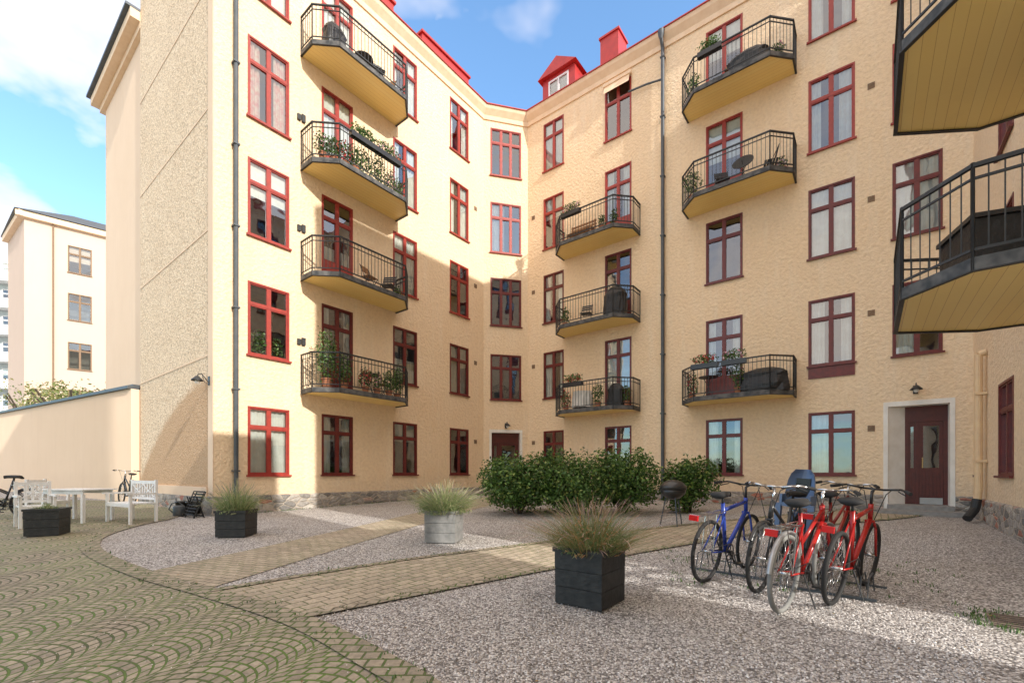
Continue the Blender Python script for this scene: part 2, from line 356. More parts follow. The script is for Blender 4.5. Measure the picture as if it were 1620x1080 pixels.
def window(F,u0,u1,z0,z1,parent,kind='win',mat=None,curtain=None,lights=2,dark=False):
    w,h=u1-u0,z1-z0; mat=mat or (M_REDSH if dark else M_RED); m=MB(); t=.048; y0,y1=-.012,.085
    m.box(.002,t,y0,y1,.002,h-.002); m.box(w-t,w-.002,y0,y1,.002,h-.002); m.box(t,w-t,y0,y1,h-t,h-.002); m.box(t,w-t,y0,y1,.002,t)
    tr=h*(.70 if kind=='win' else .76)
    m.box(t,w-t,.004,.08,tr-.03,tr+.03)
    cols=[t+(w-2*t)*i/lights for i in range(lights+1)]
    for c in cols[1:-1]:
        m.box(c-.03,c+.03,.008,.079,t,tr-.03); m.box(c-.03,c+.03,.008,.079,tr+.03,h-t)
    panes=[]
    for i in range(lights):
        a=cols[i]+(.03 if i else 0); b=cols[i+1]-(.03 if i<lights-1 else 0)
        zb=t
        if kind=='door':
            zb=t+h*.26; m.box(a,b,.02,.07,t,zb); m.box(a+.09,b-.09,.012,.019,t+.1,zb-.08)
        for (c,d) in((zb,tr-.03),(tr+.03,h-t)):
            s=.03; m.box(a,a+s,.014,.074,c,d); m.box(b-s,b,.014,.074,c,d); m.box(a+s,b-s,.014,.074,c,c+s); m.box(a+s,b-s,.014,.074,d-s,d)
            panes.append((a+s,b-s,c+s,d-s))
    if kind=='win': m.box(-.04,w+.04,-.07,-.0125,-.035,.012)
    X=F@T(u0,0,z0)
    wo=put(m.obj('window' if kind=='win' else 'balcony_door',mat),X,parent)
    g=MB()
    for (a,b,c,d) in panes:
        j=[random.uniform(-.007,.007) for _ in range(3)]
        g.quad((a,.05,c),(b,.05+j[0],c),(b,.05+j[0]+j[1],d),(a,.05+j[1],d))
    put(g.obj('window_pane',M_GL),X,wo)
    if curtain is None: curtain=random.choice(['side','side','none','sheer','half','left','sheer','side','blind','none'])
    if curtain!='none':
        cm=MB(); cc=M_CURT
        def cloth(a,b,c,d,f=9,amp=.02,y=.17):
            n=max(6,int((b-a)*60)); vs=[]
            for i in range(n+1):
                x=a+(b-a)*i/n; yy=y+amp*math.sin(x*f*6.28)+random.uniform(-.004,.004)
                vs+=[(x,yy,c),(x+random.uniform(-.004,.004),yy*1.0,d)]
            cm.add(vs,[(2*i,2*i+2,2*i+3,2*i+1) for i in range(n)])
        if curtain in('side','pattern'):
            cloth(.03,w*random.uniform(.24,.38),.0,h,y=.12); cloth(w*random.uniform(.64,.78),w-.03,.0,h,y=.12)
            if curtain=='pattern': cc=M_CURT2
        if curtain=='left': cloth(.03,w*.46,0,h,y=.12)
        if curtain=='sheer': cloth(.03,w-.03,0,h,7,.012,y=.12)
        if curtain=='half': cloth(.03,w-.03,0,h*.45,8,.012,y=.12)
        if curtain=='blind': cloth(.03,w-.03,h*random.uniform(.45,.7),h,1,.0,y=.12)
        put(cm.obj('curtain',cc),X,wo)
    return wo
BT=.11
def balcony(F,poly,zb,parent,gap=.115,rail=1.0):
    P=[(u,-v) for u,v in poly]; zf=zb+BT
    m=MB(); m.prism(P,zb,zf,0,1,2)
    for i in range(len(P)-1):
        j=.0015*i; m.seg(P[i],P[i+1],zb-.01-j,zb+.115+j,.03,0,.010)
    b=put(m.obj('balcony',[M_SLAB,M_UND,M_STONE]),F,parent)
    r=MB()
    for i in range(len(P)-1):
        a,c=Vector(P[i]),Vector(P[i+1]); j=.0015*i
        r.seg(a,c,zb-.024-j,zb-.013-j,.055,0,.01)
        r.seg(a,c,zf+rail-.02-j,zf+rail+.012+j,.042); r.seg(a,c,zf+rail-.15-j,zf+rail-.135+j,.022); r.seg(a,c,zf+.085-j,zf+.105+j,.022)
        L=(c-a).length; n=max(1,int(round(L/gap)))
        for k in range(1,n):
            p=a+(c-a)*k/n; r.tube((p.x,p.y,zf+.095),(p.x,p.y,zf+rail-.02),.0085,4)
        for p in (a,c): r.tube((p.x,p.y,zb-.02-j),(p.x,p.y,zf+rail+.02+j),.019,6)
    put(r.obj('railing',M_IRON),F,b)
    return b
# ------------------------------------------------------------ main building
BL=empty('apartment_building',T(-.3,20.6,.5),label='five-storey cream plaster apartment building with red windows around a courtyard',category='building')
LW=frameM(pq(-12.92,4.386),52); RW=frameM(pq(-11.70,16.1),-38)
ca=pq(-12.92,14.56); cb=pq(-11.70,16.1)
CHw=math.hypot(cb[0]-ca[0],cb[1]-ca[1]); CH=frameM(ca,math.degrees(math.atan2(cb[1]-ca[1],cb[0]-ca[0])))
NW=frameM(pq(2.09,16.1),232); GB=frameM(pq(-19.36,4.386),-38); SW=frameM(pq(-25.0,4.52),-38)
ROW=[(1.30,3.14),(4.50,6.46),(7.68,9.74),(10.82,12.98),(14.12,16.15)]
BZ={2:3.66,3:6.93,4:10.12,5:13.42}
def lq(q): return q-4.386
def rp(p): return p+11.70
def build(F,name,width,cols,mat,extra=[]):
    ops=[];items=[]
    for (a,b,rows) in cols:
        for r,k in rows.items():
            z0,z1=ROW[r-1]
            if k=='door': z0=BZ[r]+.13
            ops.append((a,b,z0,z1)); items.append((a,b,z0,z1,k,r))
    facade(name,F,width,.0,16.55,ops+extra,mat,BL)
    for it in items: yield it
W5={1:'win',2:'win',3:'win',4:'win',5:'win'}
L_cols=[(lq(5.18),lq(6.28),W5),(lq(7.25),lq(8.30),{1:'win',2:'door',3:'door',4:'door',5:'door'}),(lq(9.86),lq(10.92),W5),(lq(12.57),lq(13.63),W5)]
for n,(a,b,z0,z1,k,r) in enumerate(build(LW,'facade_wall',14.56-4.386,L_cols,M_PL)):
    ct=None
    if n==3: ct='pattern'
    if n in(1,): ct='none'
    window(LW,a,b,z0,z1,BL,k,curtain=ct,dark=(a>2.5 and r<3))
R_cols=[(rp(-10.87),rp(-9.87),W5),(rp(-8.01),rp(-6.93),{1:'win',2:'door',3:'door',4:'door',5:'win'}),
 (rp(-4.29),rp(-3.165),{1:'win',2:'door',3:'win',4:'door',5:'door'}),(rp(-1.39),rp(-.28),W5),(rp(.53),rp(1.53),{2:'win',3:'win',4:'win',5:'win'})]
DO=(rp(.44),rp(1.66),.5,3.16,.42)
for (a,b,z0,z1,k,r) in build(RW,'facade_wall',13.79,R_cols,M_PL,[DO]):
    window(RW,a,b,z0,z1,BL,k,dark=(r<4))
cu0=.30; cu1=CHw-.30
for (a,b,z0,z1,k,r) in build(CH,'facade_wall',CHw,[(cu0,cu1,{2:'win',3:'win',4:'win',5:'win'})],M_PL,[(cu0+.05,cu1-.05,.5,3.10,.3)]):
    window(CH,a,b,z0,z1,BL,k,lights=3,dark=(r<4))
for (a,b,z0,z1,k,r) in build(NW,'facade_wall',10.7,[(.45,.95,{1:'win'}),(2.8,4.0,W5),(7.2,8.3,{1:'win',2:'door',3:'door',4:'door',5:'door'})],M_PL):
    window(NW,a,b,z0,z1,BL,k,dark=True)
m=MB(); m.box(rp(-1.39),rp(-.28),-.03,-.005,4.14,4.46); put(m.obj('window_apron',M_REDSH),RW,BL)
m=MB(); m.box(rp(-8.03),rp(-6.91),-.14,-.02,16.18,16.3); m.add([(rp(-7.98),-.10,16.19),(rp(-6.96),-.10,16.19),(rp(-6.96),-.20,15.86),(rp(-7.98),-.20,15.86)],[(0,1,2,3)]); put(m.obj('window_blind',M_TRIM),RW,BL)
# gable and rear wing
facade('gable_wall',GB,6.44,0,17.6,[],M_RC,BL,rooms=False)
m=MB()
for z in(4.35,7.55,10.65,13.8): m.box(.0,6.1,-.012,-.001,z,z+.035)
m.box(6.10,6.43,-.014,-.001,0,16.4)
put(m.obj('wall_band',M_PS),GB,BL)
facade('rear_wing_wall',SW,5.62,0,16.6,[],M_PS,BL,rooms=False)
m=MB(); m.box(0,6.09,-.045,-.002,0,1.0); put(m.obj('wall_base_band',M_PS),GB,BL)
m=MB(); m.box(-.30,5.62,-.14,.3,16.40,16.62); m.box(-.45,5.62,-.40,.3,16.62,16.92); put(m.obj('cornice',M_TRIM),SW,BL)
m=MB(); m.box(-.55,5.62,-.52,.3,16.935,17.02); m.box(-.5,5.62,.3,6,16.94,17.3); put(m.obj('roof_edge',M_DPIPE),SW,BL)
m=MB(); m.box(0,5.6,.02,6,0,16.9); put(m.obj('rear_wing_body',M_PS),SW,BL)
NE=5.3
path=[pq(-19.36,4.386),pq(-12.92,4.386),ca,cb,pq(2.09,16.1),pq(2.09,5.4)]
cp=path[1:]
put(sweep(cp,[(0,16.44),(.05,16.44),(.07,16.60),(.22,16.80),(.26,16.92),(0,16.92)],M_TRIM,'cornice'),None,BL)
put(sweep(cp,[(0,16.925),(.30,16.925),(.30,16.96),(0,16.96)],M_ROOF,'roof_gutter'),None,BL)
RO=put(sweep(cp,[(.28,16.975),(-3.0,18.9),(-6.0,17.05)],M_ROOF,'roof',closed_prof=False),None,BL)
for pp in([path[0],path[1],path[2],((ca[0]*.88+cb[0]*.12),(ca[1]*.88+cb[1]*.12))],[cb,pq(.34,16.1)],[pq(1.76,16.1),path[4],path[5]]):
    put(sweep(pp,[(0,-.1),(.05,-.1),(.05,.74),(.02,.77),(0,.77)],M_PLINTH,'stone_plinth'),None,BL)
m=MB()
for poly in ([(-19.36,4.45),(-14.8,4.45),(-14.8,24),(-19.36,24)],[(-14.8,18.0),(8,18.0),(8,24),(-14.8,24)],[(3.9,5.4),(8,5.4),(8,18),(3.9,18)],[(2.10,5.4),(3.9,5.4),(3.9,5.6),(2.10,5.6)]):
    m.prism([pq(*a) for a in poly],0,16.9)
m.prism([path[0],path[1],path[2],path[3],path[4],path[5],pq(8,5.4),pq(8,24),pq(-19.36,24)],16.93,16.95)
put(m.obj('building_body',M_PS),None,BL)
m=MB(); X=RW@T(0,.35,0)
a,b=rp(-11.15),rp(-9.55); mid=(a+b)/2
m.box(a,a+.3,0,2,17.0,18.35,0,X); m.box(b-.3,b,0,2,17.0,18.35,0,X); m.box(a+.3,b-.3,0.0,2,17.0,17.35,0,X); m.box(a+.3,b-.3,0,2,18.2,18.35,0,X); m.box(a+.3,b-.3,.1,2,17.35,18.2,0,X)
m.add([(a-.15,-.18,18.36),(b+.15,-.18,18.36),(mid,-.18,18.95),(a-.15,2,18.36),(b+.15,2,18.36),(mid,2,18.95)],[(0,1,2),(0,2,5,3),(1,4,5,2),(0,3,4,1)],0,X)
put(m.obj('dormer',M_ROOF),None,RO)
m=MB(); 
m.box(a+.3,b-.3,-.01,.03,17.35,17.42,0,X); m.box(a+.3,b-.3,-.01,.03,18.13,18.2,0,X)
for x in(a+.3,mid-.035,b-.37): m.box(x,x+.07,-.01,.03,17.42,18.13,0,X)
put(m.obj('dormer_window',M_WPAINT),None,RO)
m=MB(); m.box(a+.37,b-.37,.03,.04,17.42,18.13,0,X); put(m.obj('dormer_pane',M_GL),None,RO)
m=MB(); X=RW@T(0,1.0,0); a,b=rp(-8.72),rp(-7.92)
m.box(a,b,0,.8,17.0,19.25,0,X); m.box(a-.05,b+.05,-.05,.85,19.25,19.33,0,X); put(m.obj('chimney',M_ROOF),None,RO)
for a,b in((11.3,13.8),(7.6,10.0)):
    m=MB(); m.box(lq(a),lq(b),.15,2.2,17.0,17.75,0,LW); m.box(lq(a)-.06,lq(b)+.06,.08,2.3,17.75,17.83,0,LW); put(m.obj('attic_box',M_ROOF),None,RO)
m=MB()
for i in range(14):
    x=rp(-9)+i*.8; m.tube(RW@Vector((x,.15,17.05)),RW@Vector((x,.15,17.3)),.010,4)
m.tube(RW@Vector((rp(-9),.15,17.3)),RW@Vector((rp(1.5),.15,17.3)),.012,6)
put(m.obj('snow_guard',M_IRON),None,RO)
sh=lambda a,b:[(a,0),(a,.62),(a+.52,1.17),(b-.52,1.17),(b,.62),(b,0)]
LB0,LB1=6.62,9.98
for r in(2,3,4,5): balcony(LW,sh(lq(LB0),lq(LB1)),BZ[r],BL)
for r in(2,3,4): balcony(RW,sh(rp(-9.85),rp(-6.6)),BZ[r],BL)
for r in(2,4,5): balcony(RW,sh(rp(-4.87),rp(-1.7)),BZ[r],BL)
nb=[(16.1-9.9,0),(16.1-9.9,.75),(16.1-9.25,1.75),(16.1-7.5,1.75),(16.1-6.9,1.2),(16.1-6.9,0)]
NB={2:3.55,3:6.64}
for r in(2,3): balcony(NW,nb,NB[r],BL,gap=.12)
def dpipe(F,u,z0,z1,mat,r=.055,off=.11,hop=False):
    m=MB(); m.tube((u,-off,z0),(u,-off,z1),r,12)
    for z in np.arange(z0+1,z1,2.1): m.box(u-.075,u+.075,-off-.07,-.005,z,z+.04)
    m.tube((u,-off,z1),(u,-.26,z1+.25),r,12)
    if hop: m.lathe([(.05,0),(.10,.16),(.12,.3)],12,0,(u,-.26,z1+.2))
    put(m.obj('downpipe',mat),F,BL)
dpipe(LW,lq(4.86),.4,16.6,M_DPIPE); dpipe(RW,rp(-5.72),.35,16.4,M_DPIPE,.06,.11,True)
m=MB(); m.path([(rp(-5.76),-.12,15.3),(rp(-6.3),-.12,15.42),(rp(-7.0),-.12,15.5)],.035); put(m.obj('overflow_pipe',M_DPIPE),RW,BL)
m=MB(); u=16.1-14.42
m.path([(u,-.02,4.05),(u,-.14,4.0),(u,-.14,1.0),(u,-.16,.75)],.07,12); m.box(u-.1,u+.1,-.2,-.01,3.1,3.15); m.box(u-.1,u+.1,-.2,-.01,1.6,1.65); put(m.obj('downpipe',M_CPIPE),NW,BL)
m=MB(); m.path([(u,-.16,.78),(u+.02,-.2,.55),(u+.25,-.35,.35)],.085,12); put(m.obj('drain_boot',M_IRON),NW,BL)
m0=MB(); m0.box(-.08,.08,-.015,.0,-.08,.08)
for k in range(4): m0.box(-.06,.06,-.02,-.0155,-.06+k*.035,-.045+k*.035)
vents=[(RW,rp(.08),z) for z in(2.6,5.8,8.96,12.1,15.2)]+[(RW,rp(-11.4),z) for z in(2.67,5.96,9.17,12.4)]+[(LW,lq(14.05),z) for z in(2.67,5.96,9.17,12.4)]
vo=None
for F,u,z in vents:
    if vo is None: vo=m0.obj('vent_grille',M_VENT); o=vo
    else: o=vo.copy(); C.objects.link(o)
    put(o,F@T(u,0,z),BL)
for r in(2,3,4):
    m=MB(); z=BZ[r]+1.4; u=lq(6.62)
    for k in range(2): m.box(u-.12+k*.13,u-.02+k*.13,-.06,-.001,z,z+.16+.05*k)
    put(m.obj('wall_box',M_IRON),LW,BL)
def entrance(F,u0,u1,z0,z1,dep,deco,s0=None):
    m=MB(); w=u1-u0; y=dep-.1; s0=u0 if s0 is None else s0
    m.box(u0+.002,u0+.08,y,y+.1,z0,z1); m.box(u1-.08,u1-.002,y,y+.1,z0,z1); m.box(u0+.08,u1-.08,y,y+.1,z1-.09,z1-.002)
    zt=z1-.09 if not deco else z1-.42
    if deco: m.box(u0+.08,u1-.08,y,y+.09,zt,z1-.09)
    mid=u0+w*(.3 if deco else .5)
    m.box(mid-.03,mid+.03,y+.005,y+.09,z0,zt)
    gl=MB()
    for a,b in((u0+.08,mid-.03),(mid+.03,u1-.08)):
        zm=z0+1.0; m.box(a,b,y+.03,y+.08,z0+.01,zm)
        n=max(1,int((b-a)/.07)); f=min(.09,(b-a)*.3)
        for i in range(n): x=a+(b-a)*i/n; m.box(x+.008,x+(b-a)/n-.008,y+.018,y+.029,z0+.22,zm-.12)
        m.box(a,a+f,y+.03,y+.08,zm,zt); m.box(b-f,b,y+.03,y+.08,zm,zt); m.box(a+f,b-f,y+.03,y+.08,zt-.12,zt)
        gl.quad((a+f,y+.055,zm),(b-f,y+.055,zm),(b-f,y+.055,zt-.12),(a+f,y+.055,zt-.12))
    d=put(m.obj('entrance_door',M_DOOR),F,BL); put(gl.obj('door_glass',M_GL),F,d)
    h=MB(); h.tube((mid+.1,y-.05,z0+1.0),(mid+.1,y-.05,z0+1.28),.013); h.tube((mid+.1,y-.05,z0+1.02),(mid+.1,y+.03,z0+1.02),.01); h.tube((mid+.1,y-.05,z0+1.26),(mid+.1,y+.03,z0+1.26),.01)
    put(h.obj('door_handle',M_BRASS),F,d)
    k=MB(); k.box(mid+.05,u1-.1,y+.005,y+.017,z0+.03,z0+.2); put(k.obj('kick_plate',M_SILV),F,d)
    s=MB(); s.box(s0-.10,s0-.002,-.02,-.001,z0-.1,z1+.13); s.box(u1+.002,u1+.10,-.02,-.001,z0-.1,z1+.13); s.box(s0-.002,u1+.002,-.02,-.001,z1+.002,z1+.13)
    if s0<u0-.01:
        s.add([(s0+.002,.004,z0),(u0+.004,y-.002,z0),(u0+.004,y-.002,z1),(s0+.002,.004,z1)],[(0,1,2,3)])
    put(s.obj('door_surround',M_WHITE),F,BL)
entrance(RW,rp(.80),rp(1.66),.5,3.16,.42,True,rp(.44)); entrance(CH,cu0+.05,cu1-.05,.5,3.10,.3,True)
m=MB(); m.box(rp(.2),rp(1.9),-.75,-.02,.1,.40); m.box(rp(.42),rp(1.72),-.35,.4,.401,.52); put(m.obj('doorstep',M_STONE),RW,BL)
m=MB(); m.box(cu0-.1,cu1+.1,-.5,.3,.2,.52); put(m.obj('doorstep',M_STONE),CH,BL)
def lamp(F,u,z):
    e=empty('wall_lamp',F@T(u,0,z),label='black gooseneck lamp mounted on the plaster wall',category='lamp',group='courtyard wall lamps')
    m=MB(); m.box(-.05,.05,-.03,0,-.16,.06); m.path([(0,-.03,-.1),(0,-.12,.02),(0,-.19,.1),(0,-.26,.08),(0,-.28,.0)],.011,6)
    m.path([(0,-.03,-.14),(.0,-.12,-.1),(0,-.17,.05)],.007,6); put(m.obj('lamp_bracket',M_IRON),WM[e.name],e)
    m=MB(); m.lathe([(.03,.03),(.06,.0),(.12,-.06),(.135,-.09),(.12,-.085),(.05,-.03)],18,0,(0,-.28,0)); put(m.obj('lamp_shade',M_IRON,True),WM[e.name],e)
    m=MB(); m.lathe([(.03,-.03),(.055,-.09),(.05,-.14),(.02,-.16)],12,0,(0,-.28,0)); put(m.obj('lamp_globe',M_WHITE,True),WM[e.name],e)
lamp(GB,6.2,3.75); lamp(RW,rp(1.0),3.62); lamp(CH,CHw/2,3.45)
# ------------------------------------------------------------ unseen building added to cast the courtyard shade
AN=empty('shade_building',T(*pq(4,-2),0),label='unseen cream plaster building added to shade the courtyard, with a lower and a taller part',category='building')
m=MB(); m.prism([pq(2.6,1.35),pq(2.6,4.22),pq(6.6,3.82),pq(6.6,1.35)],-.3,10.2); m.prism([pq(2.6,-16),pq(2.6,1.345),pq(8.6,.7),pq(8.6,-16)],-.3,20.5); put(m.obj('shade_building_wall',M_PL),None,AN)
m=MB(); m.prism([pq(2.4,1.40),pq(2.4,4.22),pq(6.8,3.82),pq(6.8,1.40)],10.205,10.4); m.prism([pq(2.4,-16),pq(2.4,1.36),pq(8.8,.8),pq(8.8,-16)],20.505,20.8); put(m.obj('shade_building_roof',M_ROOF),None,AN)
# ------------------------------------------------------------ boundary wall
bw0=Vector((-12.75,15.45)); bw1=Vector((-25.6,22.6))
e=empty('boundary_wall',T(bw0.x,bw0.y,gz(15)),label='smooth peach plaster boundary wall with grey metal coping',category='wall')
m=MB(); m.seg(bw0,bw1,-.1,4.2,.3); put(m.obj('wall',M_PS),None,e)
m=MB(); m.seg(bw0,bw1,4.203,4.30,.5); m.seg(bw0,bw1,4.30,4.36,.2); put(m.obj('coping',M_DPIPE),None,e)
# ------------------------------------------------------------ far buildings
FB=empty('distant_apartment_building',T(-33,34,.5),label='pale cream apartment building with dark roof behind the wall',category='building')
F1=frameM((-34.3,32),40)
ops=[(u,u+1.3,z,z+2.0) for u in (2.2,5.6) for z in (5.5,9.0,12.6,16.1)]
facade('facade_wall',F1,9,0,19.6,ops,M_FAR,FB)
for o in ops: window(F1,*o[:4],FB,lights=2,mat=M_VENT,curtain='none')
F2=frameM((-34.3-.819*6.2,32+.574*6.2),-35)
facade('facade_wall',F2,6.2,0,19.6,[],M_FAR,FB)
m=MB(); m.prism([(-34.1,32.4),(-27.6,37.9),(-33,44),(-39.1,36)],17,19.58); put(m.obj('building_body',M_FAR),None,FB)
m=MB(); m.box(-.4,9,-.3,0,19.3,19.7,0,F1); m.box(0,6.5,-.32,0,19.305,19.705,0,F2); put(m.obj('cornice',M_TRIM),None,FB)
ro=[( -34.35,31.4),(-27.0,37.6),(-33,44.4),(-39.8,35.4)]
m=MB(); top=[(-33.6,34.8),(-29.6,38.2),(-33.2,41.5),(-37,37)]
m.add([(x,y,19.71) for x,y in ro]+[(x,y,21.0) for x,y in top],[(0,1,5,4),(1,2,6,5),(2,3,7,6),(3,0,4,7),(4,5,6,7),(3,2,1,0)]); m.box(-30.6,-29.6,36.8,37.8,20,22.2)
put(m.obj('roof',M_DPIPE),None,FB)
m=MB(); m.tube((1.45,-.08,2),(1.45,-.08,19.4),.055); put(m.obj('downpipe',M_VENT),F1,FB)
M_GREY=MT('pale_blue_render',(.45,.49,.50),(.38,.42,.43),rough=.8)
GBd=empty('balcony_block',T(-55,46,.5),label='light grey block of flats with stacked white balconies',category='building')
F3=frameM((-62,50),20)
rw=[2.5+3.0*i for i in range(8)]
ops=[(u,u+1.6,z,z+1.7) for u in(4.5,7.8) for z in rw]
facade('facade_wall',F3,14,0,27,ops,M_GREY,GBd)
for o in ops: window(F3,*o[:4],GBd,mat=M_WPAINT)
for z in rw:
    m=MB(); m.box(3.8,10.5,-1.3,-.01,z-.7,z-.55); m.box(3.8,10.5,-1.3,-1.26,z-.55,z+.35); put(m.obj('balcony',M_WPAINT),F3,GBd)
m=MB(); m.box(0,14,.0,6,27.0,27.5); m.box(0.01,13.99,1.6,6,0,26.99); put(m.obj('building_body',M_GREY),F3,GBd)
# ------------------------------------------------------------ ground
m=MB(); ys=[-900,-4,20,1500]; xs=[-1200,-60,60,1200]
vs=[(x,y,gz(y)) for y in ys for x in xs]; m.add(vs,[(j*4+i,j*4+i+1,j*4+5+i,j*4+4+i) for j in range(3) for i in range(3)])
put(m.obj('ground',M_GRAV),None,kind='structure')
def smoothpoly(pts,n=6):
    out=[]
    for i in range(len(pts)-1):
        p0=Vector(pts[max(i-1,0)]);p1=Vector(pts[i]);p2=Vector(pts[i+1]);p3=Vector(pts[min(i+2,len(pts)-1)])
        for k in range(n):
            t=k/n; out.append(tuple(.5*((2*p1)+(p2-p0)*t+(2*p0-5*p1+4*p2-p3)*t*t+(3*p1-p0-3*p2+p3)*t*t*t)))
    out.append(tuple(pts[-1])); return out
edge=smoothpoly([(-9.9,13.4),(-8.35,11.2),(-8.0,9.6),(-7.4,8.1),(-6.3,6.85),(-4.55,5.55),(-3.15,4.72),(-1.85,3.9),(-.95,3.12),(-.45,2.6),(.1,1.6),(.5,0),(.7,-2),(.8,-3.9)])
fan=edge+[(-30,-3.9),(-30,19.5),(-12.8,15.6)]
def sheet(name,poly,off,mat):
    m=MB(); m.add([(x,y,SL*y+off) for x,y in poly],[tuple(range(len(poly)))]); return put(m.obj(name,mat),None,kind='structure')
sheet('cobbled_paving',fan,.004,M_FAN)
p1=smoothpoly([(-3.25,4.85),(-2.35,8.4),(-.9,13.5),(.7,18.9)],5)+list(reversed(smoothpoly([(-4.5,5.55),(-3.35,9.2),(-2.0,14),(-.7,18.8)],5)))
p2lo=smoothpoly([(-1.85,3.95),(.31,5.62),(3.2,7.7),(6.3,9.5),(9.3,10.9),(10.3,11.5)],5)
p2hi=smoothpoly([(-3.15,4.75),(-1.55,6.2),(.5,7.6),(2.3,8.85),(5.2,10.6),(8.6,12.4),(9.4,12.6)],5)
p2=p2lo+list(reversed(p2hi))
sheet('paved_path',p1,.008,M_PATH1); sheet('paved_path',p2,.012,M_PATH)
def ribbon(name,line,w,off,mat):
    m=MB(); n=len(line); vs=[]
    for i,(x,y) in enumerate(line):
        a=Vector(line[max(i-1,0)]);b=Vector(line[min(i+1,n-1)]); d=(b-a).normalized(); nn=Vector((-d.y,d.x))*w/2
        for s in(1,-1): X=x+nn.x*s;Y=y+nn.y*s; vs.append((X,Y,SL*Y+off))
    m.add(vs,[(2*i,2*i+1,2*i+3,2*i+2) for i in range(n-1)]); put(m.obj(name,mat),None,kind='structure')
ribbon('edging_strip',edge[3:],.24,.016,M_EDGE); ribbon('edging_strip',p2lo,.12,.020,M_EDGE); ribbon('edging_strip',p2hi,.12,.022,M_EDGE)
def inpoly(X,Y,poly):
    r=np.zeros(len(X),bool); n=len(poly)
    for i in range(n):
        x1,y1=poly[i];x2,y2=poly[(i+1)%n]
        c=((y1>Y)!=(y2>Y)); xi=(x2-x1)*(Y-y1)/((y2-y1) if y2!=y1 else 1e-9)+x1
        r^= c&(X<xi)
    return r
oct_v=np.array([(1,0,0),(-1,0,0),(0,1,0),(0,-1,0),(0,0,1),(0,0,-.3),(.6,.6,.45),(-.6,.6,.45),(-.6,-.6,.45),(.6,-.6,.45)],float)
oct_f=np.array([(4,6,2),(4,2,7),(4,7,1),(4,1,8),(4,8,3),(4,3,9),(4,9,0),(4,0,6),(0,2,6),(2,1,7),(1,3,8),(3,0,9)])
def fastmesh(name,V,Fc,mats,mi=None):
    me=bpy.data.meshes.new(name); me.vertices.add(len(V)); me.vertices.foreach_set('co',V.astype(np.float32).ravel())
    k=Fc.shape[1]; me.loops.add(Fc.size); me.loops.foreach_set('vertex_index',Fc.astype(np.int32).ravel())
    me.polygons.add(len(Fc)); me.polygons.foreach_set('loop_start',np.arange(0,Fc.size,k,dtype=np.int32))
    for m in mats: me.materials.append(m)
    if mi is not None: me.polygons.foreach_set('material_index',mi.astype(np.int32))
    me.update(calc_edges=True); me.validate(); o=bpy.data.objects.new(name,me); C.objects.link(o); return o
n=60000
Y=2.4+ (rng.random(n)**1.5)*6.5; X=(rng.random(n)*2-.75)*Y*.75+ .3
ok=~inpoly(X,Y,fan)&~inpoly(X,Y,p2)&~inpoly(X,Y,p1)&(X<Y*1.25)&(X>-4.5)
X=X[ok];Y=Y[ok]; n=len(X)
ns=1500; ys_=rng.uniform(2.6,8,ns); xs_=rng.uniform(-4,2.5,ns); X=np.concatenate([X,xs_]);Y=np.concatenate([Y,ys_]); n=len(X)
s=rng.uniform(.005,.0115,n); s[-ns:]*=.7; an=rng.random(n)*6.28; st=rng.uniform(.6,1,(n,3)); 
V=oct_v[None]*st[:,None,:]*s[:,None,None]; V=V*(1+rng.uniform(-.18,.18,V.shape))
c_,s_=np.cos(an)[:,None],np.sin(an)[:,None]
vx=V[:,:,0]*c_-V[:,:,1]*s_; vy=V[:,:,0]*s_+V[:,:,1]*c_
zo=np.full(n,.002); zo[-ns:]=.014
V=np.stack([vx+X[:,None],vy+Y[:,None],V[:,:,2]+(SL*Y+zo)[:,None]],-1).reshape(-1,3)
Fc=(oct_f[None]+(np.arange(n)*10)[:,None,None]).reshape(-1,3)
def pebm():
    m,nt,b=newmat('pebbles'); g=N(nt,'ShaderNodeNewGeometry').outputs['Random Per Island']
    nt.links.new(ramp(nt,g,[(0,(.14,.13,.12)),(.25,(.33,.30,.285)),(.6,(.55,.515,.49)),(.85,(.69,.64,.60)),(1,(.90,.88,.86))]),b.inputs['Base Color']); b.inputs['Roughness'].default_value=.8; return m
put(fastmesh('loose_gravel',V,Fc,[pebm()]),None,kind='stuff')
def leaves(name,centers,outs,size,mats,mi=None,asp=.5):
    n=len(centers); r=rng.normal(size=(n,3)); nrm=outs*0.8+r*.75+np.array([0,0,.5]); nrm/=np.linalg.norm(nrm,axis=1)[:,None]
    t=np.cross(nrm,rng.normal(size=(n,3))); t/=np.linalg.norm(t,axis=1)[:,None]; b=np.cross(nrm,t)
    s=size*rng.uniform(.6,1.25,n)[:,None]
    a=centers-t*s; c=centers+t*s; l=centers+b*s*asp+nrm*s*.18; rr=centers-b*s*asp+nrm*s*.18
    V=np.stack([a,rr,c,l],1).reshape(-1,3); Fc=(np.array([0,1,2,3])[None]+(np.arange(n)*4)[:,None])
    return fastmesh(name,V,Fc,mats,mi)
def blob(n,cx,cy,cz,rx,ry,rz,shell=.55,flat=0):
    d=rng.normal(size=(n,3)); d/=np.linalg.norm(d,axis=1)[:,None]
    ph=rng.uniform(0,6.28,6)
    lump=1+.13*np.sin(d[:,0]*5+ph[0])*np.sin(d[:,1]*5+ph[1])+.12*np.sin(d[:,2]*7+ph[2]+d[:,0]*4)+.08*np.sin(d[:,1]*13+ph[3])
    r=(shell+(1-shell)*rng.random(n)**.5)*lump
    P=d*r[:,None]*np.array([rx,ry,rz])+np.array([cx,cy,cz])
    return P,d
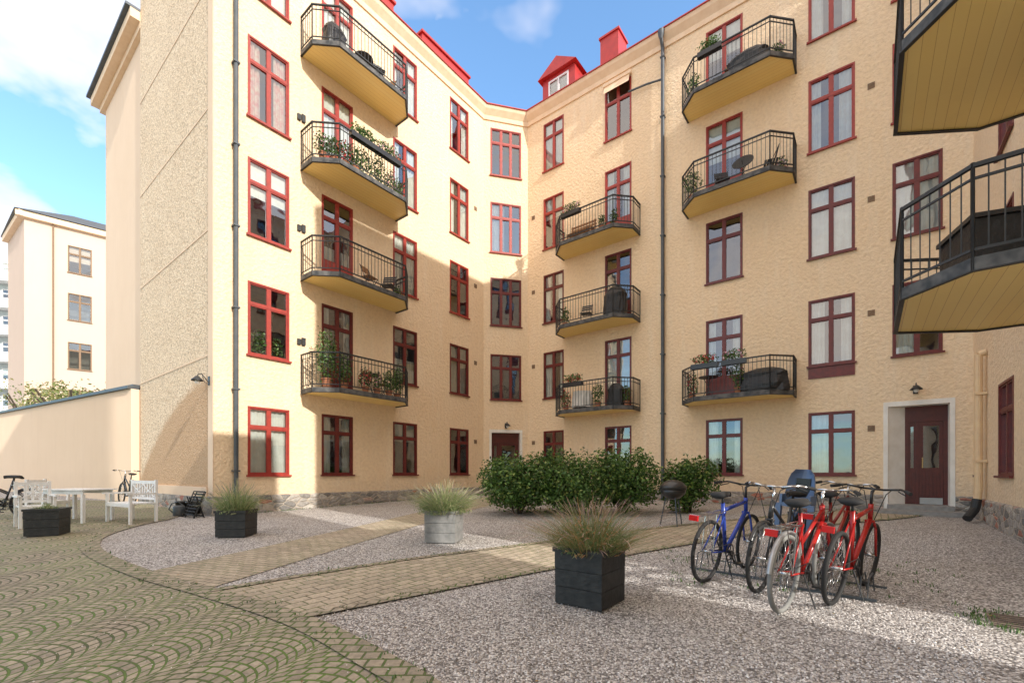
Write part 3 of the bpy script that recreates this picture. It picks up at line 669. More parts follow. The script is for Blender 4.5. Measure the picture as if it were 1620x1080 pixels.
def shrub(x,y,rx,ry,h,n,label,size=.048):
    z=gz(y); e=empty('shrub',T(x,y,z),label=label,category='bush',group='evergreen shrubs in the courtyard')
    Ps=[];Ds=[]
    nb=9
    for i in range(nb):
        a=i/nb*6.28+random.random(); k=0 if i==0 else random.uniform(.35,.62)
        P,D=blob(n//nb,math.cos(a)*k*rx,math.sin(a)*k*ry,h*random.uniform(.42,.68),rx*.55,ry*.55,h*random.uniform(.36,.48),.5); Ps.append(P);Ds.append(D)
    for i in range(34):
        a=random.random()*6.28;k=random.random()**.5*.9; q=22; t=rng.random(q)
        bx,by=math.cos(a)*k*rx,math.sin(a)*k*ry; top=h*random.uniform(.95,1.2)*(1-.25*k*k)
        Ps.append(np.stack([bx+rng.normal(size=q)*.05,by+rng.normal(size=q)*.05,top-t*.38],1)); Ds.append(np.tile([math.cos(a)*.6,math.sin(a)*.6,.6],(q,1)))
    P=np.concatenate(Ps);D=np.concatenate(Ds); P[:,2]=np.clip(P[:,2],.03,None)
    put(leaves('foliage',P,D,size,[M_LEAF]),T(x,y,z),e)
    m=MB()
    for i in range(14):
        a=random.random()*6.28; k=random.uniform(.2,.75); m.path([(0.08*math.cos(a),.08*math.sin(a),-.02),(rx*k*.5*math.cos(a),ry*k*.5*math.sin(a),h*.4),(rx*k*math.cos(a),ry*k*math.sin(a),h*random.uniform(.7,.85))],.014,5)
    put(m.obj('stems',M_BARK),T(x,y,z),e)
shrub(.15,11.9,1.05,1.1,1.42,8000,'dense dark green evergreen shrub beside the gravel')
shrub(1.5,11.9,1.15,1.2,1.52,9000,'dense dark green evergreen shrub beside the gravel')
shrub(2.95,12.1,1.0,1.1,1.58,8000,'tall rounded evergreen shrub with pale new leaves')
shrub(4.75,12.3,.75,.8,1.34,5000,'small rounded evergreen shrub next to the kettle barbecue')
def tree(x,y,h,r,n,label):
    e=empty('tree',T(x,y,.5),label=label,category='tree'); m=MB(); m.tube((0,0,-.1),(0.1,0,h*.45),.16,8,0,.1)
    for i in range(7):
        a=i*.9; m.path([(0.1,0,h*random.uniform(.3,.45)),(r*.4*math.cos(a),r*.4*math.sin(a),h*.65),(r*.75*math.cos(a),r*.75*math.sin(a),h*.85)],.05,5)
    put(m.obj('trunk',M_BARK),T(x,y,.5),e); Ps=[];Ds=[]
    for i in range(10):
        a=i*2.4; k=.55*r*(i/10)**.5
        P,D=blob(n//10,math.cos(a)*k,math.sin(a)*k,h*random.uniform(.6,.85),r*.45,r*.45,h*.16,.3); Ps.append(P);Ds.append(D)
    put(leaves('crown',np.concatenate(Ps),np.concatenate(Ds),.10,[M_TREE]),T(x,y,.5),e)
tree(-24.6,25.6,6.2,2.4,1900,'yellow-green tree rising behind the boundary wall'); tree(-30.2,29,6.7,2.0,1400,'sparse yellow-green tree behind the boundary wall')
# ------------------------------------------------------------ planters + lavender
def planter(x,y,rot,s,h,mat,label):
    z=gz(y); W=T(x,y,z)@RZ(rot); e=empty('planter',W,label=label,category='planter',group='square wooden planters')
    m=MB(); b=s/2; nb=3; bh=(h-.05)/nb
    for i in range(nb):
        z0=.01+i*bh+.0025; z1=.01+(i+1)*bh-.0025; j=i*.002
        m.box(-b-j,b+j,-b-j,-b+.025,z0,z1); m.box(-b-j,b+j,b-.025,b+j,z0,z1); m.box(-b-j,-b+.024,-b+.026,b-.026,z0,z1); m.box(b-.024,b+j,-b+.026,b-.026,z0,z1)
    o=.02
    m.box(-b-o,b+o,-b-o,-b+.05,h-.04,h); m.box(-b-o,b+o,b-.05,b+o,h-.04,h); m.box(-b-o,-b+.05,-b+.05,b-.05,h-.041,h-.001); m.box(b-.05,b+o,-b+.05,b-.05,h-.041,h-.001)
    m.box(-b+.03,b-.03,-b+.03,b-.03,-.02,.03)
    put(m.obj('planter_box',mat),W,e); k=MB(); k.box(-b+.027,b-.027,-b+.027,b-.027,.031,h-.06); put(k.obj('soil',M_SOIL),W,e)
    return W@T(0,0,h-.06)
def spikes(n,R,H,flo=.5,base=.15,lean=1.0,w=.0035):
    a=rng.random(n)*6.28; k=rng.random(n)**.6
    L=H*rng.uniform(.45,1.1,n)*(1-.2*k); ln=k*lean
    dirx,diry=np.cos(a),np.sin(a)
    V=[];F=[];mi=[]
    ts=[0,.35,.7,.86,1.0]; ws=[1,.9,.6,1.7,.5]
    for i in range(n):
        bx,by=dirx[i]*k[i]*base+rng.normal()*.03,diry[i]*k[i]*base+rng.normal()*.03
        pa=rng.random()*3.14; px,py=math.cos(pa)*w,math.sin(pa)*w; fl=rng.random()<flo
        n0=len(V); wob=rng.normal()*.10; sag=rng.uniform(.1,.75)
        for t,wt in zip(ts,ws):
            if not fl and t>.8: wt=.4
            out=R*ln[i]*(t**1.3); zz=L[i]*(t-sag*ln[i]*t*t*t)
            cx=bx+dirx[i]*out+wob*t*t*diry[i]; cy=by+diry[i]*out-wob*t*t*dirx[i]
            V+=[(cx-px*wt,cy-py*wt,zz),(cx+px*wt,cy+py*wt,zz)]
        for j in range(4):
            F.append((n0+2*j,n0+2*j+1,n0+2*j+3,n0+2*j+2)); mi.append(1 if (fl and j>=2) else 0)
    return np.array(V),np.array(F),np.array(mi)
def lavender(W,n,R,H,mats,label,flo=.5,w=.0035,base=.18,lf=2.2,fr=.66):
    e=empty('lavender_plant',W,label=label,category='plant',group='lavender in planters')
    V,F,mi=spikes(n,R,H,flo,base=base,w=w); put(fastmesh('stalks',V,F,mats,mi),W,e)
    P,D=blob(int(n*lf),0,0,.08,R*fr,R*fr,H*.45,.2); P[:,2]=np.abs(P[:,2])
    put(leaves('foliage',P,D,.032,[mats[0]],asp=.16),W,e)
    return e
W=planter(.76,4.42,-A38,.49,.54,M_BLK,'black stained square wooden planter on the gravel')
lavender(W,1300,.70,.60,[M_LAVO,M_LAVP],'wispy drying lavender with orange stems in a black planter',.32,.0022,.25,2.0,.50)
W=planter(-1.16,7.8,-.15,.52,.54,M_GREYW,'weathered grey wooden planter on the gravel')
lavender(W,1500,.62,.58,[M_LAV,M_LAVF],'pale sunlit lavender in a weathered grey planter',.4,.0035,.26,2.6)
W=planter(-5.05,8.35,.12,.50,.48,M_BLK,'black wooden planter near the building corner')
lavender(W,700,.50,.66,[M_LAV,M_LAVF],'tall green lavender in a black planter',.3,.0035,.2)
W=planter(-8.62,8.45,.45,.48,.50,M_BLK,'black wooden planter beside the white table')
lavender(W,120,.15,.16,[M_LAV,M_LAVF],'small sparse plant in a black planter',.1,.004)
# ------------------------------------------------------------ garden furniture
def seat_set(x,y,rot,w,name,label):
    W=T(x,y,gz(y))@RZ(rot); e=empty(name,W,label=label,category='bench' if name=='garden_bench' else 'chair',group='white painted garden furniture')
    m=MB(); d=.5
    for i in range(6): m.box(-w/2+.02,w/2-.02,-d/2+.02+i*.078,-d/2+.085+i*.078,.42,.445)
    m.box(-w/2+.02,w/2-.02,-d/2+.0,-d/2+.019,.36,.43); put(m.obj('seat',M_WPAINT),W,e)
    m=MB(); y0=d/2
    m.box(-w/2+.051,w/2-.051,y0-.02,y0+.02,.86,.93); m.box(-w/2+.051,w/2-.051,y0-.018,y0+.018,.50,.55)
    nn=int(w/.12)
    for i in range(1,nn): xx=-w/2+.05+(w-.1)*i/nn; m.box(xx-.02,xx+.02,y0-.012,y0+.012,.55,.86)
    nX=max(1,int(w/.55))
    for i in range(nX):
        xa=-w/2+.06+(w-.12)*i/nX; xb=-w/2+.06+(w-.12)*(i+1)/nX
        m.tube((xa,y0-.016,.56),(xb,y0-.016,.85),.014,4); m.tube((xb,y0-.02,.56),(xa,y0-.02,.85),.014,4)
    put(m.obj('backrest',M_WPAINT),W,e)
    for sx in(-1,1):
        m=MB(); m.box(sx*w/2-.03,sx*w/2+.03,-d/2-.06,y0-.028,.63,.665); put(m.obj('armrest',M_WPAINT),W,e)
        for yy,hh in((-d/2+.02,.628),(y0,.95)):
            m=MB(); m.box(sx*(w/2-.025)-.025,sx*(w/2-.025)+.025,yy-.025,yy+.025,-.02,hh); put(m.obj('leg',M_WPAINT),W,e)
def gtable(x,y,rot,w,d):
    W=T(x,y,gz(y))@RZ(rot); e=empty('garden_table',W,label='white painted slatted garden table on the cobbles',category='table',group='white painted garden furniture')
    m=MB(); n=8
    for i in range(n): m.box(-w/2,w/2,-d/2+i*d/n+.004,-d/2+(i+1)*d/n-.004,.715,.74)
    m.box(-w/2+.06,w/2-.06,-d/2+.06,-d/2+.08,.63,.714); m.box(-w/2+.06,w/2-.06,d/2-.08,d/2-.06,.63,.714); put(m.obj('table_top',M_WPAINT),W,e)
    for sx in(-1,1):
        for sy in(-1,1):
            m=MB(); m.box(sx*(w/2-.07)-.03,sx*(w/2-.07)+.03,sy*(d/2-.07)-.03,sy*(d/2-.07)+.03,-.02,.629); put(m.obj('leg',M_WPAINT),W,e)
gtable(-9.95,10.45,-.2,1.25,.75)
seat_set(-8.62,10.3,math.radians(-28),1.12,'garden_bench','white painted two-seat bench with crossed back slats by the table')
seat_set(-10.0,9.55,math.radians(55),.55,'garden_chair','white painted garden chair with armrests at the table')
seat_set(-10.95,10.75,math.radians(100),.55,'garden_chair','white painted garden chair with armrests at the table')
def thing(name,x,y,z,rot,parts,**k):
    W=T(x,y,z)@RZ(rot); e=empty(name,W,**k)
    for nm,mb,mt in parts: put(mb.obj(nm,mt,nm in('bowl','lid','pot','body')),W,e)
    return e
m=MB(); m.lathe([(.11,0),(.13,.02),(.13,.24),(.10,.27)],16); m2=MB(); m2.tube((.12,0,.08),(.32,0,.30),.018); m2.lathe([(.02,0),(.05,.04)],10,0,(.32,0,.29)); m3=MB(); m3.path([(-.12,0,.08),(-.22,0,.18),(-.16,0,.32),(-.02,0,.36),(.08,0,.27)],.012,6)
thing('watering_can',-8.3,11.35,gz(11.35),.3,[('body',m,M_DPIPE),('spout',m2,M_DPIPE),('handle',m3,M_DPIPE)],label='dark grey watering can on the paving by the wall',category='watering can')
for i,(x,y,a) in enumerate([(-8.6,11.9,.2),(-8.25,11.8,1.1)]):
    m=MB(); m.lathe([(.13,0),(.17,.30),(.185,.30),(.185,.33),(.16,.33),(.13,.05)],16); thing('bucket',x,y,gz(y),a,[('pot',m,M_BBLK)],label='black plastic bucket beside the gable wall',category='bucket',group='black buckets by the wall')
for i,(x,y,rr) in enumerate([(-7.72,11.05,-.55),(-7.90,11.25,-.45)]):
    fr=MB(); st=MB(); bk=MB()
    for s in(-.22,.22):
        fr.tube((s,-.10,0),(s,.16,.62),.014,6); fr.tube((s*.86,.14,0),(s*.86,-.02,.5),.014,6)
    fr.tube((-.22,.16,.62),(.22,.16,.62),.014,6); fr.tube((-.19,.14,.03),(.19,.14,.03),.01,6)
    for k in range(4): z=.08+k*.07; st.tube((-.2,-.09+z*.42-.03,z),(.2,-.09+z*.42-.03,z),.016,5)
    for k in range(3): z=.42+k*.07; bk.tube((-.2,-.09+z*.42-.02,z),(.2,-.09+z*.42-.02,z),.018,5)
    thing('folded_chair',x,y,gz(y),rr,[('chair_frame',fr,M_RUB),('seat',st,M_RUB),('backrest',bk,M_RUB)],label='dark folded garden chair leaning by the gable wall',category='chair',group='folded chairs by the wall')
m=MB(); m.lathe([(.02,.55),(.14,.58),(.24,.67),(.275,.77)],24); m2=MB(); m2.lathe([(.285,.772),(.27,.84),(.2,.92),(.1,.965),(.02,.975)],24)
m2.box(-.06,.06,-.012,.012,1.0,1.02); m2.tube((-.05,0,.965),(-.05,0,1.0),.006); m2.tube((.05,0,.965),(.05,0,1.0),.006)
m3=MB()
for k in range(3): a=k*2.09+.5; m3.tube((.15*math.cos(a),.15*math.sin(a),.6),(.27*math.cos(a),.27*math.sin(a),-.01),.013)
m3.lathe([(.1,.28),(.11,.30),(.02,.29)],14)
thing('kettle_barbecue',3.45,9.75,gz(9.75),0,[('bowl',m,M_BBLK),('lid',m2,M_BBLK),('leg_stand',m3,M_DPIPE)],label='black kettle barbecue on three legs beside the shrub',category='barbecue')
# ------------------------------------------------------------ bicycles
def wheel(W,e,x,tyrem):
    m=MB(); r=.335
    X=W@T(x,0,r)
    m.ring((0,0,0),r-.028,.009,40,6,0,sy=1.4); m.tube((0,-.045,0),(0,.045,0),.018,10)
    for i in range(28):
        a=i*2*math.pi/28; s=.03 if i%2 else -.03; b=a+(.25 if i%4<2 else -.25)
        m.tube((.015*math.cos(b),s,.015*math.sin(b)),((r-.03)*math.cos(a),0,(r-.03)*math.sin(a)),.0018,3)
    w=put(m.obj('wheel',M_CHR,True),X,e)
    t=MB(); t.ring((0,0,0),r-.018,.021,44,8,0); put(t.obj('tyre',tyrem,True),X,w)
def bike(x,y,dx,dy,fm,label,tyrem=None,rack=True,guard=None,child=False,lean=4,sc=1.06,mtb=False):
    tyrem=tyrem or M_RUB
    W=T(x,y,gz(y)-.003)@RZ(math.atan2(dy,dx))@Matrix.Rotation(math.radians(lean),4,'X')@Matrix.Scale(sc,4)
    e=empty('bicycle',W,label=label,category='bicycle',group='bicycles parked in the courtyard')
    BB=(.44,0,.29);SC_=(.30,0,.76);HT=(.87,0,.88);HB=(.91,0,.72)
    m=MB(); r=.017 if not mtb else .021
    m.tube(HB,BB,r+.003,10); m.tube((.875,0,.83),SC_ if mtb else (.36,0,.56),r,10); m.tube(BB,(.27,0,.84),r,10); m.tube(HT,HB,.022,10)
    for s in(-1,1):
        m.tube((0,s*.05,.335),(.44,s*.03,.29),.009,6); m.tube((0,s*.05,.335),(.31,s*.02,.74),.008,6)
        m.path([(.92,s*.03,.70),(.95,s*.045,.63),(1.08,s*.05,.335)],.012,8)
    m.tube((.91,-.04,.70),(.91,.04,.70),.016,8)
    put(m.obj('bicycle_frame',fm,True),W,e)
    wheel(W,e,0,tyrem); wheel(W,e,1.08,tyrem)
    m=MB(); m.tube(HT,(.85,0,1.0),.014,8); m.tube((.85,0,1.0),(.90,0,1.02),.014,8)
    m.path([(.75,.30,1.03),(.86,.22,1.05),(.90,.08,1.03),(.90,-.08,1.03),(.86,-.22,1.05),(.75,-.30,1.03)],.011,8)
    hb=put(m.obj('handlebar',M_CHR if not mtb else M_BBLK,True),W,e)
    g=MB()
    for s in(-1,1):
        g.tube((.80,s*.265,1.04),(.72,s*.315,1.025),.017,8); g.tube((.86,s*.2,1.03),(.80,s*.27,1.0),.006,5)
    g.path([(.88,.15,1.04),(1.0,.1,1.0),(.98,.03,.75)],.004,4); g.path([(.88,-.15,1.04),(1.02,-.08,.98),(.95,-.02,.7)],.004,4)
    put(g.obj('grip',M_RUB),W,hb)
    m=MB(); vs=[];ring=10
    prof=[(.05,.012,.0),(.12,.025,.01),(.2,.06,.012),(.28,.10,.01),(.34,.105,.004),(.37,.07,-.01)]
    for (px,hw,dz) in prof:
        for j in range(ring):
            a=2*math.pi*j/ring; vs.append((.49-px*1.0,hw*math.cos(a),.93+dz+.028*math.sin(a)))
    fs=[(i*ring+j,i*ring+(j+1)%ring,(i+1)*ring+(j+1)%ring,(i+1)*ring+j) for i in range(len(prof)-1) for j in range(ring)]+[tuple(range(ring)),tuple(range(len(vs)-ring,len(vs)))]
    m.add(vs,fs); m.tube((.27,0,.82),(.255,0,.91),.013,8,0); put(m.obj('saddle',M_RUB,True),W,e)
    m=MB(); m.ring((.44,-.05,.29),.09,.006,24,5); m.tube((.44,-.05,.29),(.54,-.07,.16),.01,6); m.tube((.44,.05,.29),(.34,.07,.42),.01,6); m.tube((.44,-.07,.29),(.44,.07,.29),.018,8)
    m.box(.50,.59,-.15,-.07,.15,.17); m.box(.29,.38,.07,.15,.415,.435)
    for zz in(.385,.20): m.tube((0,-.05,.335+(zz-.29)*.45),(.44,-.05,zz),.004,4)
    for k in range(5): m.tube((.44,-.05,.29),(.44+.088*math.cos(k*1.257),-.05,.29+.088*math.sin(k*1.257)),.006,4)
    put(m.obj('crank_set',M_BBLK),W,e)
    if guard:
        for c0,a0,a1 in((0,.35,3.0),(1.08,.6,2.9)):
            m=MB(); m.ring((c0,0,.335),.36,.013,22,6,0,a0,a1,1.7); put(m.obj('mudguard',guard,True),W,e)
    if rack:
        m=MB()
        for s in(-1,-.33,.33,1): m.tube((-.34,s*.06,.745),(.12,s*.06,.745),.006,5)
        for xx in(-.34,-.1,.12): m.tube((xx,-.06,.745),(xx,.06,.745),.006,5)
        for s in(-1,1): m.tube((0,s*.06,.34),(-.2,s*.06,.745),.005,5); m.tube((0,s*.06,.34),(.02,s*.06,.745),.005,5); m.tube((.12,s*.06,.745),(.3,s*.02,.76),.005,5)
        put(m.obj('luggage_rack',M_CHR),W,e)
    m=MB(); m.box(-.375,-.35,-.045,.045,.69,.745); put(m.obj('rear_reflector',M_REFL),W,e)
    m=MB(); m.tube((.35,-.04,.29),(.30,-.17,0.01),.007,6); put(m.obj('kickstand',M_IRON),W,e)
    if child:
        cs=MB(); b0=.82
        prof=[(0,.12,.0),(-.03,.14,.08),(-.06,.14,.17),(-.08,.13,.26),(-.10,.11,.33),(-.11,.07,.38)]
        vs=[];k=9
        for (xx,hw,zz) in prof:
            for j in range(k):
                t=-1+2*j/(k-1); vs.append((xx+.14*abs(t)**2.0-.02,hw*t,b0+zz))
        fs=[(i*k+j,i*k+j+1,(i+1)*k+j+1,(i+1)*k+j) for i in range(len(prof)-1) for j in range(k-1)]
        n0=len(vs); vs+=[(x-.03,y_,z_) for x,y_,z_ in vs]; fs+=[tuple(n0+q for q in reversed(f)) for f in fs]
        for i in range(len(prof)-1):
            for j in(0,k-1): fs.append((i*k+j,(i+1)*k+j,n0+(i+1)*k+j,n0+i*k+j))
        top=(len(prof)-1)*k
        for j in range(k-1): fs.append((top+j,top+j+1,n0+top+j+1,n0+top+j)); fs.append((j,j+1,n0+j+1,n0+j))
        cs.add(vs,fs); cs.box(-.05,.22,-.13,.13,b0-.03,b0+.01); cs.box(.0,.22,-.15,-.125,b0,b0+.10); cs.box(.0,.22,.125,.15,b0,b0+.10)
        for s in(-1,1): cs.box(.17,.23,s*.16-.03,s*.16+.03,.42,b0); cs.box(.13,.29,s*.16-.04,s*.16+.04,.39,.42); cs.tube((-.05,s*.03,b0),(.30,0,.64),.01)
        Wc=W@T(-.02,0,0); put(cs.obj('child_seat',M_SEAT,False),Wc,e)
        cu=MB(); cu.box(-.02,.20,-.10,.10,b0+.011,b0+.035); cu.box(-.07,-.035,-.07,.07,b0+.07,b0+.28); put(cu.obj('seat_cushion',M_BBLK),Wc,e)
    return e
bike(2.18,5.15,.75,.66,M_BLUE,'blue bicycle with black tyres parked on the gravel',mtb=True,rack=True,lean=5)
bike(2.44,4.12,.76,.65,M_BRED,'red bicycle with pale tyres and chrome rack on the gravel',tyrem=M_WRUB,guard=M_SILV,lean=4)
bike(3.38,5.45,-.74,-.67,M_BBLK,'black bicycle carrying a blue-grey child seat',child=True,guard=M_BBLK,lean=-4)
bike(3.05,4.34,.77,.63,M_BRED,'red mountain bicycle with knobbly black tyres',mtb=True,rack=False,lean=6)
bike(3.50,5.25,.78,.62,M_BRED2,'dark red bicycle with black mudguards standing behind the others',guard=M_BBLK,lean=4)
bike(-11.6,13.9,-.75,.55,M_BBLK,'dark bicycle parked against the boundary wall',lean=3)
bike(-11.6,10.9,-.9,-.3,M_BBLK,'dark bicycle standing behind the white chairs',lean=3)
bike(-12.2,11.5,-.9,-.3,M_BBLK,'dark bicycle standing behind the white chairs',lean=-3)
def rackst(x,y,rot):
    m=MB(); 
    for s in(-.35,.35): m.box(-.45,.45,s-.02,s+.02,-.003,.02)
    for i in range(3):
        xx=-.35+.35*i
        for o_ in(-.03,.03): m.path([(xx+o_,-.35,.02),(xx+o_,-.28,.20),(xx+o_,-.05,.22),(xx+o_,.05,.02)],.007,6)
    W=T(x,y,gz(y))@RZ(rot); e=empty('bicycle_stand',W,label='low galvanised steel bicycle stand on the gravel',category='bike rack',group='bicycle stands'); put(m.obj('stand_frame',M_DPIPE),W,e)
rackst(2.85,5.75,-.8); rackst(3.45,4.95,-.8)
m=MB(); m.box(-.22,.22,-.22,.22,-.01,.012)
for k in range(6): m.box(-.19,.19,-.19+k*.07,-.16+k*.07,.0125,.022)
thing('drain_cover',4.30,3.80,gz(3.8),-.7,[('grating',m,M_GRATE)],label='rusty iron drain cover set in gravel with weeds',category='drain cover')
def tufts(pts,h,nn):
    V=[];F=[]
    for (x,y) in pts:
        for k in range(nn):
            a=random.random()*6.28; L=h*random.uniform(.4,1.1); bx=x+random.gauss(0,.03);by=y+random.gauss(0,.03);z=gz(by)+.003
            ox,oy=math.cos(a)*L*.6,math.sin(a)*L*.6; n0=len(V); px,py=-math.sin(a)*.004,math.cos(a)*.004
            V+=[(bx-px,by-py,z),(bx+px,by+py,z),(bx+ox*.4+px,by+oy*.4+py,z+L*.7),(bx+ox*.4-px,by+oy*.4-py,z+L*.7),(bx+ox,by+oy,z+L),(bx+ox,by+oy,z+L*.98)]
            F+=[(n0,n0+1,n0+2,n0+3),(n0+3,n0+2,n0+5,n0+4)]
    return np.array(V),np.array(F)
pts=[]
for line,dens in((edge,1),(p2lo,2),(p2hi,2)):
    for i in range(len(line)-1):
        for k in range(dens):
            t=random.random(); pts.append((line[i][0]*(1-t)+line[i+1][0]*t+random.gauss(0,.06),line[i][1]*(1-t)+line[i+1][1]*t+random.gauss(0,.06)))
pts=[p for p in pts if p[1]>2]
for _ in range(60):
    a=random.random()*6.28; pts.append((4.3+math.cos(a)*.34+random.gauss(0,.05),3.8+math.sin(a)*.3+random.gauss(0,.05)))
for _ in range(90): pts.append((random.gauss(3.3,.9),random.gauss(5.6,.7)))
for _ in range(120): t=random.uniform(0,10); pts.append(pq(-12.75,4.6+t))
for _ in range(120): t=random.uniform(0,12); pts.append(pq(-11.5+t,15.9))
V,F=tufts(pts,.04,7); put(fastmesh('weeds',V,F,[M_LEAF2]),None,kind='stuff')
n=900
lx=rng.uniform(-9,7,n); ly=rng.uniform(2.5,12,n); P=np.stack([lx,ly,SL*ly+.018],1)
o=leaves('fallen_leaves',P,np.tile([0,0,6.],(n,1)),.014,[leafmat('dry_leaves',[(0,(.2,.1,.04)),(.6,(.35,.22,.08)),(1,(.3,.28,.1))])]); put(o,None,kind='stuff')
# ------------------------------------------------------------ balcony items
def pot_plant(W,r,h,fr,n,flower,label,name='potted_plant',box=None,group='balcony plants'):
    e=empty(name,W,label=label,category='plant',group=group); m=MB()
    if box: m.box(-box/2,box/2,-.08,.08,0,.15); top=.15; pm=M_BBLK
    else: m.lathe([(r*.7,0),(r,h*.9),(r*1.1,h*.9),(r*1.1,h),(r*.9,h),(r*.88,h*.9)],14); top=h; pm=M_TERRA
    put(m.obj('pot' if not box else 'trough',pm,False),W,e)
    P,D=blob(n,0,0,top+fr[1]*.8,box/2*1.05 if box else fr[0],fr[0],fr[1],.2)
    P[:,2]=np.maximum(P[:,2],.05)
    mi=(rng.random(n)<(.25 if flower else 0)).astype(int)
    put(leaves('foliage',P,D,.042,[M_LEAF2,flower or M_FLR],mi,.55),W,e); return e
def onb(F,u,v,z): return F@T(u,-v,z)
def zf(r): return BZ[r]+BT+.002
def ppl(F,r,u,v,fr=(.18,.22),n=260,fl=None,rr=.11,h=.2,lab=None,dz=0):
    pot_plant(onb(F,u,v,zf(r)+dz),rr,h,fr,n,fl,lab or ('green plant in a terracotta pot on a balcony' if fl is None else 'flowering plant in a terracotta pot on a balcony'))
def trough(F,r,u,v,w,fl,rot=0): pot_plant(onb(F,u,v,zf(r)+.86)@RZ(rot),.1,.15,(.16,.18),int(420*w),fl,'flower trough hanging on a black balcony railing','flower_box',box=w)
def chair(F,r,u,v,rot,mat,dz=0):
    W=onb(F,u,v,zf(r))@RZ(rot); e=empty('folding_chair',W,label='slatted folding chair standing on a balcony',category='chair',group='balcony chairs'); m=MB()
    for s in(-.2,.2): m.tube((s,-.18,0),(s,.2,.85),.011,6); m.tube((s,.2,0),(s,-.18,.45),.011,6)
    put(m.obj('chair_frame',M_IRON),W,e); m=MB()
    for k in range(5): m.box(-.2,.2,-.18+k*.075,-.12+k*.075,.45,.465)
    put(m.obj('seat',mat),W,e); m=MB()
    for k in range(3): m.box(-.2,.2,.12+k*.03,.135+k*.03,.62+k*.08,.67+k*.08)
    put(m.obj('backrest',mat),W,e)
def rtable(F,r,u,v,tilt=0,R=.3,mat=None):
    W=onb(F,u,v,zf(r)); e=empty('bistro_table',W,label='small round folding table on a balcony',category='table',group='balcony tables'); m=MB()
    t=MB(); t.lathe([(R,0),(R,.02)],24); put(t.obj('table_top',mat or M_IRON),W@T(0,0,.68)@Matrix.Rotation(math.radians(tilt),4,'X'),e)
    for a in(0,1.57): m.tube((.2*math.cos(a),.2*math.sin(a),0),(-.15*math.cos(a),-.15*math.sin(a),.67),.01,6); m.tube((-.2*math.cos(a),-.2*math.sin(a),0),(.15*math.cos(a),.15*math.sin(a),.67),.01,6)
    put(m.obj('leg_stand',M_IRON),W,e)
def cgrill(F,r,u,v,w=.55,h=.95):
    W=onb(F,u,v,zf(r)); e=empty('covered_grill',W,label='grill under a crumpled black cover on a balcony',category='barbecue',group='covered grills'); m=MB()
    lv=[(1.0,0),(1.02,.3),(.95,.6),(.98,.72),(.8,.85),(.45,.97),(.1,1)]; n=16; vs=[]
    for s,t in lv:
        for i in range(n):
            a=i*2*math.pi/n; q=1+random.uniform(-.07,.07); sx=math.copysign(abs(math.cos(a))**.6,math.cos(a)); sy=math.copysign(abs(math.sin(a))**.6,math.sin(a)); vs.append((w*s*q*sx/2*1.2,w*s*q*sy/2*.8,t*h))
    fs=[(k*n+i,k*n+(i+1)%n,(k+1)*n+(i+1)%n,(k+1)*n+i) for k in range(len(lv)-1) for i in range(n)]+[tuple(range(len(vs)-n,len(vs)))]
    m.add(vs,fs); put(m.obj('cover',M_TARP),W,e)
a=lq(LB0);b=lq(LB1)
ppl(LW,2,a+.38,.75,(.36,.80),800,None,.16,.28,'tall bushy green plant in a terracotta pot')
ppl(LW,2,a+.80,.95,(.24,.45),400); ppl(LW,2,a+1.5,.95,(.22,.34),300,M_FLR); ppl(LW,2,b-1.0,.95,(.24,.36),350); ppl(LW,2,b-.5,.7,(.27,.5),450); ppl(LW,2,b-1.45,.95,(.18,.3),220,M_FLP)
rtable(LW,2,a+1.95,.5); chair(LW,2,b-.85,.45,1.2,M_TAN)
chair(LW,3,a+1.9,.55,.3,M_TAN); chair(LW,3,b-.7,.5,-1.0,M_IRON); ppl(LW,3,b-.35,.5,(.15,.2),160)
for k in range(4): ppl(LW,4,a+.25+.3*k,.72+.08*k,(.24,.34),340,[M_FLP,None,M_FLR,None][k])
trough(LW,4,a+1.3,1.17,.9,None); trough(LW,4,b-1.2,1.17,.9,M_FLP); ppl(LW,4,b-.35,.5,(.24,.4),350); ppl(LW,4,a+2.1,.7,(.26,.6),450); ppl(LW,4,a+2.5,.8,(.24,.36),320,M_FLP); ppl(LW,4,a+1.6,.8,(.22,.45),320)
cgrill(LW,5,a+.7,.6); rtable(LW,5,a+1.7,.55); chair(LW,5,b-.7,.5,-1.1,M_TAN); ppl(LW,5,b-.3,.4,(.2,.25),250); chair(LW,5,b-1.3,.75,-.3,M_IRON)
a=rp(-9.85);b=rp(-6.6)
W=onb(RW,a+1.1,.55,zf(4)); m=MB(); 
for k in range(4): m.box(-.55,.55,-.2+k*.1,-.12+k*.1,.42,.44)
m2=MB()
for k in range(3): m2.box(-.55,.55,.2,.22,.55+k*.12,.63+k*.12)
m3=MB()
for sx in(-.5,.5):
    m3.box(sx-.025,sx+.025,-.2,-.15,0,.419); m3.box(sx-.025,sx+.025,.18,.199,0,.88)
e=empty('balcony_bench',W,label='brown slatted wooden bench on a balcony',category='bench')
put(m.obj('seat',M_TAN),W,e);put(m2.obj('backrest',M_TAN),W,e);put(m3.obj('leg',M_TAN),W,e)
ppl(RW,4,b-1.1,.85,(.15,.26),200); ppl(RW,4,b-.7,.7,(.17,.34),220); trough(RW,4,a+1.0,1.17,.8,M_FLP)
cgrill(RW,3,b-.7,.6,.7,1.15); ppl(RW,3,a+.5,.7,(.18,.36),200); chair(RW,3,a+1.3,.5,.2,M_IRON)
rtable(RW,2,a+1.2,.6,0,.36,M_WPAINT); W=onb(RW,a+1.2,.6,zf(2)+.1); m=MB(); n=18; vs=[]
for (s,z) in((.40,0),(.385,.3),(.375,.59),(.37,.605)):
    for i in range(n): q=1+(.08*math.sin(i*3) if z<.5 else 0); vs.append((s*q*math.cos(i*6.283/n),s*q*math.sin(i*6.283/n),z))
